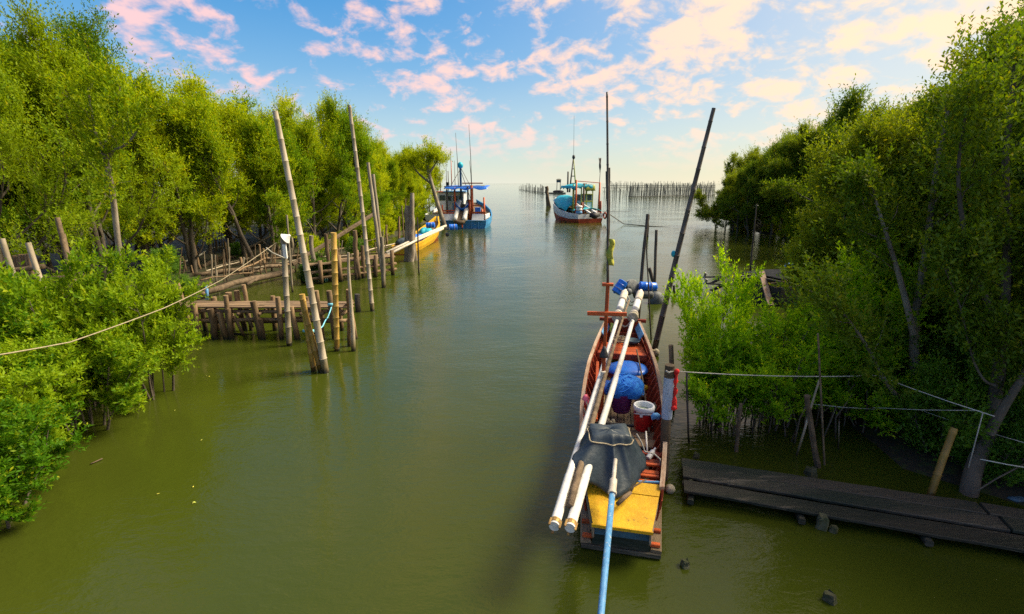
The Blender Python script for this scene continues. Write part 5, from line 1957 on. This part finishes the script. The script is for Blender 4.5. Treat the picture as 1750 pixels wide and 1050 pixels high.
for (t, b, r, lab) in (((531, 403), (540, 482), .115, 'grey post left of the yellow bamboo behind the near jetty'), ((556, 400), (564, 480), .10, 'post with dark cap line behind the yellow bamboo'), ((572, 410), (583, 476), .085, 'leaning brown post right of the yellow bamboo'), ((606, 394), (610, 478), .12, 'tall post at the second jetty left of the pole pair'),
                       ((619, 420), (621, 476), .11, 'shorter post of the second jetty left of the pole pair'), ((498, 405), (502, 445), .10, 'pale post just right of the lamp'), ((543, 425), (546, 455), .09, 'stubby post left of the second jetty'), ((490, 368), (500, 500), .045, 'thin pale stick standing between lamp and leaning bamboo')):
    pole(t, b, r, r * .9, 'bamboo_grey' if 'grey' in lab or 'pale' in lab else 'pile', lab, 'wooden_post', 'post', node=False)
m = MB()
p, q = P(500, 452, 26), P(642, 364, 31)
m.beam(p, q, .16, .20, jit=.01, seg=6, rng=rp)
part_on_boat(m, 'timber_beam', 'log', p, 'long grey beam slanting up to the leaning pole pair', 'beam', smooth=False)
m = MB()
m.tube([G(526, 464, .25), G(563, 462, .25)], .10, 8)
part_on_boat(m, 'float_pipe', 'teal_plastic', G(526, 464, .25), 'turquoise pipe floating under the second jetty', 'pipe')

# ---- clutter on the mud bank
for i, (a, b, r, lab) in enumerate([
        ((345, 500), (500, 462), .16, 'longest dark log lying from the lamp post toward the bank'), ((330, 470), (478, 455), .12, 'thin log lying on the mud behind the longest one'), ((310, 490), (360, 488), .13, 'short log at the left end of the mud bank logs'),
        ((318, 497), (352, 502), .11, 'short dark log in front of the mud bank logs'), ((345, 455), (432, 420), .12, 'reddish log rising to the right on the mud bank'), ((395, 440), (440, 418), .11, 'light brown log end on the mud bank'),
        ((420, 470), (446, 460), .07, 'crooked branch on the mud'), ((424, 486), (450, 472), .08, 'broken bough half in the water by the mud bank'), ((305, 452), (352, 430), .06, 'pale bleached stick lying on the mud bank'), ((352, 425), (420, 418), .05, 'long white pipe behind the upright stakes'),
        ((60, 506), (140, 487), .10, 'brown log under the leaning pole at the left')]):
    p, q = G(*a, .35), G(*b, .35)
    m = MB()
    k = 7
    m.tube([p.lerp(q, j / (k - 1)) + Vector((rp.gauss(0, .04), rp.gauss(0, .04), rp.gauss(0, .03))) for j in range(k)], [r * rp.uniform(.8, 1.1) for _ in range(k)], 8)
    part_on_boat(m, 'fallen_log', 'rope_white' if 'white' in lab or 'pale' in lab else 'log', p, lab, 'log')
lab = 'rough upright stake among the debris of the left mud bank'
for (t, b, r) in [((322, 400), (330, 450), .06), ((311, 438), (319, 462), .05), ((324, 432), (326, 455), .06), ((328, 405), (342, 460), .07), ((335, 418), (345, 435), .05), ((368, 400), (370, 430), .07), ((371, 436), (371, 455), .06), ((383, 412), (387, 434), .07), ((411, 440), (415, 462), .09), ((443, 418), (447, 455), .07), ((450, 425), (453, 457), .07), ((468, 425), (471, 445), .06),
                   ((374, 392), (376, 428), .04), ((378, 396), (380, 428), .04), ((390, 396), (393, 428), .04), ((395, 394), (399, 428), .05), ((400, 410), (403, 427), .04), ((364, 408), (366, 430), .04)]:
    pole(t, b, r, r * .85, 'pile', lab, 'wooden_stake', 'stake', 'stakes among the debris of the left bank', .25, None, False, sub=.2, n=7)
def tall_post(top, bot, Y, r0, r1, mat, name, label, cat, group=None):
    """post at distance Y through two pixels, carried down to the mud"""
    t, q = P(*top, Y), P(*bot, Y)
    d = (q - t).normalized()
    f = t + d * ((t.z + .3) / -d.z)
    m = MB()
    m.tube([f.lerp(t, i / 8) + Vector((rp.gauss(0, .008), 0, 0)) for i in range(9)], [r0 + (r1 - r0) * i / 8 for i in range(9)], 8)
    return tag(smooth_angle(m.build(name, MT[mat], None, f), 50), label, cat, group)


tall_post((98, 372), (123, 474), 13.6, .10, .06, 'log', 'wooden_pole', 'brown leaning pole standing at the left above the near bushes', 'pole')
tall_post((109, 400), (122, 470), 13.7, .06, .045, 'log', 'wooden_pole', 'thin prop beside the brown leaning pole at the left', 'pole')
tall_post((3, 408), (20, 462), 13.2, .075, .065, 'bamboo_grey', 'wooden_post', 'pale leaning post nearest the left picture edge', 'post')
tall_post((48, 415), (64, 463), 13.2, .075, .065, 'bamboo_grey', 'wooden_post', 'pale leaning post second from the left picture edge', 'post')
for i in range(6):
    tall_post((24 + i * 5, 437 + rp.uniform(-3, 3)), (29 + i * 5, 461), 14.2, .06, .05, 'pile', 'wooden_stake', 'short dark stake in the row between the two pale leaning posts at the left', 'stake', 'short stakes between the two pale posts')
for (a_, b_, r, lab) in (((-40, 470), (75, 455), .07, 'upper brown rail at the left picture edge'), ((-40, 485), (140, 471), .075, 'middle brown rail at the left picture edge'), ((-40, 502), (90, 480), .07, 'lower brown rail at the left picture edge')):
    p, q = P(*a_, 13.3), P(*b_, 13.5)
    m = MB()
    m.tube([p.lerp(q, j / 6) + Vector((0, 0, rp.gauss(0, .02))) for j in range(7)], r, 8)
    part_on_boat(m, 'timber_rail', 'log', p, lab, 'rail')
for (t, b, r, lab) in (((267, 489), (272, 520), .09, 'pale post rising out of the bush left of the jetty'), ((300, 484), (303, 514), .07, 'pale narrow post at the left end of the jetty')):
    pole(t, b, r, r, 'bamboo_grey', lab, 'wooden_post', 'post', None, .3, None, False, sub=.3)
lab = 'thin stake in the tangle between the jetties and the left wood'
rt = random.Random(404)
for i in range(58):
    px_ = rt.uniform(300, 668)
    u = (px_ - 300) / 368
    y0_ = 500 - 66 * u + rt.uniform(-34, 2) * (1 - .55 * u)
    h = rt.uniform(20, 58) * (1.15 - .5 * u)
    pole((px_ + rt.uniform(-7, 7), y0_ - h), (px_, y0_), rt.uniform(.03, .055), rt.uniform(.02, .04), rt.choice(('pile', 'log', 'bamboo_grey', 'pile')), lab, 'wooden_stake', 'stake', 'thin stakes of the left bank tangle', .1, None, False, sub=.4, n=6)
lab = 'thin pole lying across the tangle of stakes on the left bank'
for i in range(16):
    px_ = rt.uniform(300, 620)
    u = (px_ - 300) / 368
    y0_ = 478 - 50 * u + rt.uniform(-22, 8)
    p, q = G(px_, y0_, rt.uniform(.3, .9)), G(px_ + rt.uniform(40, 110), y0_ - rt.uniform(2, 26), rt.uniform(.3, 1.0))
    m = MB()
    m.tube([p.lerp(q, j / 5) + Vector((rt.gauss(0, .03), rt.gauss(0, .03), rt.gauss(0, .03))) for j in range(6)], rt.uniform(.03, .06), 6)
    part_on_boat(m, 'thin_pole', rt.choice(('log', 'pile', 'bamboo_grey')), p, lab, 'pole', 'thin poles lying across the left bank tangle')
# bare tree trunks seen under the canopy
for (t, b, r, s_) in (((180, 395), (187, 420), .12, 0), ((196, 392), (204, 414), .12, 0), ((240, 395), (245, 428), .14, 0), ((250, 385), (254, 440), .10, 0), ((70, 350), (92, 420), .10, 0), ((150, 370), (158, 425), .09, 0), ((300, 370), (282, 440), .11, 0)):
    pole(t, b, r, r * .8, 'bark_pale', 'bare trunk standing in the dim understorey of the left wood', 'bare_trunk', 'trunk', 'bare trunks in the left understorey', .3, None, False, sub=.2, n=8)
# the forked pale trunk that shows through the left canopy
f0 = P(192, 330, 16.5)
m0 = pp_([(205, 440), (198, 380), (192, 325), (184, 290), (180, 262)], 15.6, 15.0)
m1 = pp_([(184, 290), (176, 258), (163, 230), (158, 200), (150, 150)], 15.1, 15.2)
m2 = pp_([(182, 275), (190, 258), (215, 250), (235, 225), (250, 190)], 15.1, 15.0)
m3 = pp_([(176, 258), (186, 228), (200, 205), (205, 150)], 15.1, 15.4)
custom_tree('mangrove_tree', [(m0, .085, .065), (m1, .06, .02), (m2, .05, .015), (m3, .035, .01)], 'forked tree whose pale trunk shows in the middle of the left canopy', 'leaf_left', 66, per=6, nleaf=8, ll=.115, lw=.046, L=2.4, nsub=9, u0=.40, bark='bark_pale')
# ------------------------------------------------------------------ plank walkway, poles and ropes on the right
wa, wb_ = G(1166, 813, .16), G(1660, 892, .16)
wd = (wb_ - wa).normalized()
wn = Vector((-wd.y, wd.x, 0))
wk = empty('plank_walkway', (wa.x, wa.y, 0))
tag(wk, 'low walkway of wide dark wet planks at the lower right', 'walkway')
og = (wa.x, wa.y, 0)
WL = 4.35
for k, (o_, w) in enumerate(((.40, .30), (.075, .33), (-.36, .32))):
    o2 = o_
    a = wa + wn * o2 + wd * rp.uniform(-.04, .06)
    m = MB()
    m.beam(a + Vector((0, 0, .015 * k)), a + wd * (WL + .1 * k) + Vector((0, 0, -.01 * k)), w, .055, jit=.010, seg=16, rng=rp)
    m.build('plank', MT['dark_plank'], wk, og)
    a = wa + wn * (o2 - .02) + wd * (WL + .03 + .1 * k)
    m = MB()
    m.beam(a + Vector((0, 0, .02)), a + wd * 4.2 - wn * .15 * 1, w, .06, jit=.006, seg=10, rng=rp)
    m.build('plank', MT['dark_plank'], wk, og)
m = MB()
m.beam(wa + wn * -.17 + Vector((0, 0, -.045)), wa + wn * -.16 + wd * 8 + Vector((0, 0, -.045)), .10, .06)
m.build('plank', MT['dark_plank'], wk, og)
for t in (.12, 1.7, 3.3, 4.5, 6.2):
    m = MB()
    m.beam(wa + wd * t + wn * -.6 + Vector((0, 0, -.09)), wa + wd * t + wn * .6 + Vector((0, 0, -.09)), .10, .09)
    m.build('bearer', MT['dark_plank'], wk, og)
# concrete stubs
for i, (px_, py_, h, w, lab) in enumerate([
        (1180, 842, .26, .15, 'mossy concrete stub at the left end of the walkway'), (1404, 902, .26, .17, 'mossy concrete stub against the near edge of the walkway'), (1170, 968, .12, .115, 'small concrete stub in the open water below the walkway'),
        (1417, 1026, .13, .15, 'concrete stub in the water at the bottom of the picture'), (1424, 908, .10, .12, 'broken stone beside the mossy stub at the walkway'), (1190, 782, .12, .14, 'stone lump behind the left end of the walkway'), (1385, 812, .16, .20, 'dark block behind the walkway under the bush')]):
    c = G(px_, py_, 0)
    m = MB()
    R = Matrix.Rotation(rp.uniform(0, 1.5), 3, 'Z')
    rows = []
    h *= .8
    w *= .85
    for z, s in ((-.4, 1.25), (0, 1.12), (h * .35, 1.0), (h * .75, .97), (h, .78)):
        rows.append([c + R @ Vector((a * w * .5 * s * rp.uniform(.78, 1.15), b * w * .5 * s * rp.uniform(.78, 1.15), z + rp.uniform(-.03, .02) * (z > .04))) for a, b in ((-1, -.7), (-.7, -1), (.7, -1), (1, -.7), (1, .7), (.7, 1), (-.7, 1), (-1, .7))])
    m.rings(rows)
    tag(m.build('concrete_stub', MT['concrete'], None, c), lab, 'stub')
m = MB()
m.ball(G(1145, 836, .05), .085, 14, 9, (1, 1, .95))
part_on_boat(m, 'float_ball', 'styro', G(1145, 836, .05), 'dirty yellow float ball in the water beside the walkway end', 'float')

# painted mooring post by the boat
pb = G(1133, 818)
pt_ = P(1145, 624, pb.y)
mp = empty('mooring_post', pb)
tag(mp, 'thick mooring post with flaking pale blue paint beside the red boat', 'post')
m = MB()
d = pt_ - pb
pts = [pb - d * .25] + [pb + d * (i / 10) + Vector((rp.gauss(0, .004), 0, 0)) for i in range(11)]
m.tube(pts, [.085] + [.082 * rp.uniform(.95, 1.05) for _ in range(11)], 12)
smooth_angle(m.build('post', MT['log'], mp, pb), 50)
m = MB()
m.tube([pb + d * t for t in (.55, .6, .7, .8, .9)], [.0865, .0875, .088, .0875, .0865], 14, False)
MT['flaked'] = surf('flaking pale blue paint', (0.42, 0.47, 0.56), (0.30, 0.36, 0.48), 7, 0.7, 0.5, (1, 1, .4), (0.10, 0.07, 0.05), 0.54, rnd=0.02)
m.build('painted_band', MT['flaked'], mp, pb, True)
pole((1147, 590), (1149, 700), .055, .05, 'pile', 'dark post just behind the painted mooring post', 'wooden_post', 'post', node=False)
pole((1173, 636), (1177, 757), .022, .018, 'bamboo_dark', 'thin dark stick in the water left of the bright bush', 'thin_stick', 'stick', node=False)
m = MB()
rb = P(1156, 632, pb.y - .05)
rows = []
for i in range(15):
    f = i / 14
    c = rb.lerp(P(1151, 700, pb.y - .05), f)
    w = (.035 + .022 * math.sin(i * 1.9) + (.03 if f > .85 else 0)) * .8
    rows.append([c + Vector((-w, .02 * math.sin(i), 0)), c + Vector((0, -.03, 0)), c + Vector((w, .02 * math.cos(i * 1.3), 0))])
m.grid(rows, .006)
part_on_boat(m, 'red_ribbon', 'ribbon', rb, 'bright red cloth strip hanging from the rope at the painted post', 'ribbon')
m = MB()
m.ball(rb + Vector((0, -.03, -.02)), .045, 8, 6)
m.ball(P(1151, 697, pb.y - .07), .05, 8, 6)
part_on_boat(m, 'cloth_knot', 'ribbon', rb, 'red knots at both ends of the hanging red strip', 'ribbon')
for (a, ya_), (b, yb2), lab, r in ((((1144, 634), pb.y), ((1500, 642), 8.75), 'pale rope stretched from the painted post to the slender tree limb', .008),
                                  (((1500, 642), 8.75), ((1700, 712), 7.1), 'pale rope slanting from the tree limb down to the forked trunk', .008),
                                  (((1492, 697), 8.6), ((1675, 702), 7.5), 'thin white line level between the two trees', .006),
                                  (((1552, 694), 8.6), ((1775, 764), 6.9), 'thin white line running down to the right picture edge', .006),
                                  (((1380, 690), 9.2), ((1500, 700), 9.0), 'thin green cord across the bright bush', .006),
                                  (((1680, 705), 7.2), ((1655, 800), 7.05), 'green cord hanging along the forked trunk', .008),
                                  (((1675, 785), 7.0), ((1770, 802), 6.8), 'dim cord low behind the walkway', .008)):
    rope([P(*a, ya_), P(*b, yb2)], r, 'rope_white', lab, sag=.012)
rope([P(1138, 634, pb.y - .09), P(1143, 637, pb.y - .10), P(1151, 634, pb.y - .05)], .016, 'rope_white', 'pale rope loop round the top of the painted post', 'rope_lashing')
# the tall poles
pole((1220, 185), (1117, 606), .092, .05, 'bamboo_dark', 'tallest dark bamboo pole leaning right beside the red boat bow', spacing=.62)
m = MB()
m.ball(G(1121, 603, .10), .11, 12, 8, (1, 1, 1.1))
part_on_boat(m, 'float_ball', 'styro', G(1121, 603, .10), 'dirty round float tied at the foot of the tallest dark bamboo', 'float')
rope([G(1100, 583, .85), G(1110, 592, .5), G(1119, 600, .15)], .02, 'rope', 'frayed rope from the red boat to the foot of the tallest bamboo', sag=.05)
m = MB()
m.ball(P(1151, 434, 14.2), .07, 8, 6, (1, 1, 1.4))
part_on_boat(m, 'rag_knot', 'teal_plastic', P(1151, 434, 14.2), 'teal rag tied halfway up the tallest dark bamboo', 'rag')
pole((1107, 366), (1090, 546), .075, .055, 'bamboo_dark', 'dark pole leaning right just beyond the red boat bow', node=False)
pole((1103, 392), (1113, 581), .026, .018, 'bamboo_dark', 'thin dark stick crossing in front of the level blue drum', 'thin_stick', 'stick', node=False)
pole((1121, 393), (1118, 512), .07, .06, 'bamboo_dark', 'upright dark pole behind the half sunken float', node=False)
pole((1110, 458), (1124, 510), .085, .075, 'bamboo_dark', 'short dark pole leaning left over the half sunken float', node=False)
pole((1109, 367), (1107, 406), .09, .06, 'bamboo_dark', 'small distant stick right of the teal boat mooring line', 'thin_stick', 'stick', node=False)
m = MB()
sb = G(1121, 513, .12)
m.ball(sb, .33, 16, 9, (1.05, .85, 1.15))
o = part_on_boat(m, 'sunken_drum', 'dark_drum', sb, 'big dark drum half sunken at the foot of the crossed poles', 'drum')
pole((1151, 488), (1153, 507), .06, .05, 'bamboo_dark', 'crooked short post in the water nearest the tall bamboo', 'wooden_post', 'post', node=False, sub=.3)
pole((1172, 494), (1172, 503), .09, .05, 'bamboo_dark', 'pointed stump in the water, middle one of three short posts', 'wooden_stump', 'stump', node=False, sub=.3)
pole((1197, 492), (1197, 499), .06, .04, 'bamboo_dark', 'smallest pointed stump in the water near the propellers', 'wooden_stump', 'stump', node=False, sub=.3)
# poles by the teal boat
pole((1036, 293), (1040, 392), .13, .09, 'bamboo_dark', 'shorter dark pole of the pair right of the teal boat', node=False)
pole((1041, 287), (1040, 398), .15, .13, 'bamboo_dark', 'taller dark pole of the pair right of the teal boat', node=False)
pole((934, 319), (937, 352), .42, .38, 'log', 'thick old post standing alone left of the teal boat', 'wooden_post', 'post', node=False)
pole((935, 330), (940, 354), .3, .15, 'log', 'leaning prop against the thick lone post left of the teal boat', 'wooden_post', 'post', node=False)
rope([P(1038, 364, 60), G(1066, 383, .12), G(1110, 387, .02), G(1150, 389, -.05)], .05, 'bamboo_dark', 'slack mooring line from the teal boat into the water')
rope([P(1030, 362, 62), P(1076, 362, 62)], .02, 'bamboo_dark', 'thin level line right of the teal boat')
pole((1293, 350), (1282, 466), .06, .03, 'bamboo_dark', 'thin dark pole standing behind the dark moored boat', node=False)

# ---- dark moored boat behind the bush with two propeller shafts sticking out
db = G(1300, 500, .3)
dr = empty('moored_boat', (db.x + .6, db.y, 0), math.radians(-68))
tag(dr, 'dark old wooden boat with net panels half hidden behind the bright bush', 'boat')
far_hull(dr, [(-1.0, .8, 1.1, -.2, .75), (1.5, .9, 1.25, -.3, .8), (4, .8, 1.2, -.3, .95), (6, .3, .7, -.2, 1.3)], ['black', 'dark_plank', 'dark_plank'], thick=.05)
for i in range(6):
    MB().beam((-1.0, -.9 + i * .85, 1.02), (1.0, -.9 + i * .85, 1.02), .12, .07).build('thwart', MT['dark_plank'], dr)
for x in (-.75, 0, .75):
    m = MB()
    rows = [[Vector((x - .36, -.8 + j * .9, 1.10 + .04 * math.sin(j * 2 + x))), Vector((x + .36, -.8 + j * .9, 1.10 + .04 * math.cos(j * 2 + x)))] for j in range(6)]
    m.grid(rows, .03)
    m.build('net_panel', MT['net_dark'], dr)
m = MB()
p, q = P(1301, 464, db.y - .3), P(1317, 522, db.y - 1.6)
m.beam(p, q, .26, .05, up=(0, -1, .4))
part_on_boat(m, 'worn_plank', 'gunwale', p, 'worn reddish plank leaning across the dark moored boat', 'plank', smooth=False)
p, q = P(1352, 458, db.y + .2), P(1365, 458, db.y + .2)
part_on_boat(heap(p, .28, .2, .22, 5, .2, 18, 8), 'blue_sheet', 'blue_paint', p, 'scrap of blue sheet in the leaves above the dark moored boat', 'sheet')
for (a, b, zz, lab) in (((1204, 474), (1275, 472), .55, 'farther propeller shaft with bent skeg sticking out over the water'), ((1206, 485), (1280, 489), .28, 'nearer propeller shaft sticking out low over the water')):
    p, q = G(*a, zz), G(*b, zz + .15)
    o = empty('propeller_shaft', p)
    tag(o, lab, 'propeller shaft')
    q = q + (q - p) * .35
    MB().tube([p, q], .04, 7).build('shaft', MT['bamboo_dark'], o, p, True)
    for k in range(3):
        R = Matrix.Rotation(k * 2.094 + .4, 3, 'X')
        MB().box(p + R @ Vector((0, 0, .14)), (.04, .10, .22), R @ Matrix.Rotation(.5, 3, 'Z')).build('blade', MT['metal'], o, p)
    MB().ball(p, .06, 8, 6).build('hub', MT['metal'], o, p, True)
    m = MB()
    d_ = (q - p).normalized()
    m.tube([p + d_ * .95, p + d_ * .65 + Vector((0, 0, -.12)), p + d_ * .35 + Vector((0, 0, -.30)), p + d_ * .1 + Vector((0, 0, -.34))], [.07, .08, .06, .03], 7)
    m.build('skeg', MT['bamboo_dark'], o, p, True)

# ---- sticks in the bright bush and behind the walkway
for (t, b, r, lab, mm) in (((1230, 640), (1231, 738), .035, 'brown stick under the left part of the bright bush', 'log'), ((1266, 690), (1258, 772), .04, 'dark leaning stick left of the bright bush stems', 'log'), ((1378, 676), (1397, 798), .055, 'thick brown stake leaning behind the walkway under the bush', 'log'),
                           ((1398, 570), (1409, 795), .018, 'thin tall brown stick between the bush and the slender tree', 'log'), ((1400, 650), (1362, 778), .022, 'thin crossing stick under the bright bush', 'bamboo_grey'), ((1434, 720), (1433, 768), .014, 'thinnest twig upright under the bush', 'bamboo_grey'),
                           ((1363, 630), (1366, 690), .05, 'dark stump post in the middle of the bright bush', 'bamboo_dark')):
    pole(t, b, r, r * .8, mm, lab, 'thin_stick', 'stick', node=False, sub=.2, n=7)
pole((1631, 732), (1590, 848), .055, .05, 'bamboo_yellow', 'pale cut bamboo stick leaning behind the walkway by the forked trunk', 'bamboo_stick', 'stick', None, .1, 7.3, spacing=.4, sub=.1)
m = MB()
m.tube([P(1660, 845, 7.0), P(1700, 820, 7.05), P(1760, 788, 7.1)], .012, 6)
part_on_boat(m, 'thin_branch', 'bark', P(1660, 845, 7.0), 'thin dry branch lying behind the right end of the walkway', 'branch')
p = G(1738, 855, .2)
part_on_boat(heap(p, .14, .06, .05, 6, .25, 18, 6), 'plastic_sheet', 'blue_dark', p, 'scrap of bluish plastic on the mud at the right picture edge', 'sheet')
# stilt roots of the right bushes
rq = random.Random(91)
for i in range(34):
    x, y_ = rq.uniform(4.2, 7.6), rq.uniform(8.9, 10.4)
    m = MB()
    h = rq.uniform(.5, 1.1)
    m.tube([(x, y_, -.2), (x + rq.gauss(0, .05), y_ + rq.gauss(0, .05), h * .5), (x + rq.gauss(0, .12), y_ + rq.gauss(0, .1), h)], [.018, .016, .01], 5)
    part_on_boat(m, 'prop_root', 'bark', (x, y_, 0), 'thin stilt root standing in the water under the bright bush', 'root', 'stilt roots under the bright bush')
# litter drifting on the water near the left bush
ld = random.Random(15)
for i in range(9):
    g = G(ld.uniform(150, 360), ld.uniform(640, 860), .006)
    m = MB()
    a = ld.uniform(0, 6.28)
    L = ld.uniform(.025, .04)
    c, s = math.cos(a) * L, math.sin(a) * L
    m.grid([[g + Vector((-c, -s, 0)), g + Vector((-s * .4, c * .4, .006))], [g + Vector((s * .4, -c * .4, .006)), g + Vector((c, s, .002))]], .003)
    part_on_boat(m, 'fallen_leaf', 'yellow_cloth', g, 'yellowed fallen leaf drifting on the water by the near left bush', 'leaf', 'leaves drifting by the near left bush')
m = MB()
m.tube([G(155, 793, .02), G(175, 784, .03)], .012, 6)
part_on_boat(m, 'floating_twig', 'log', G(155, 793, .02), 'brown twig floating below the near left bush', 'twig')
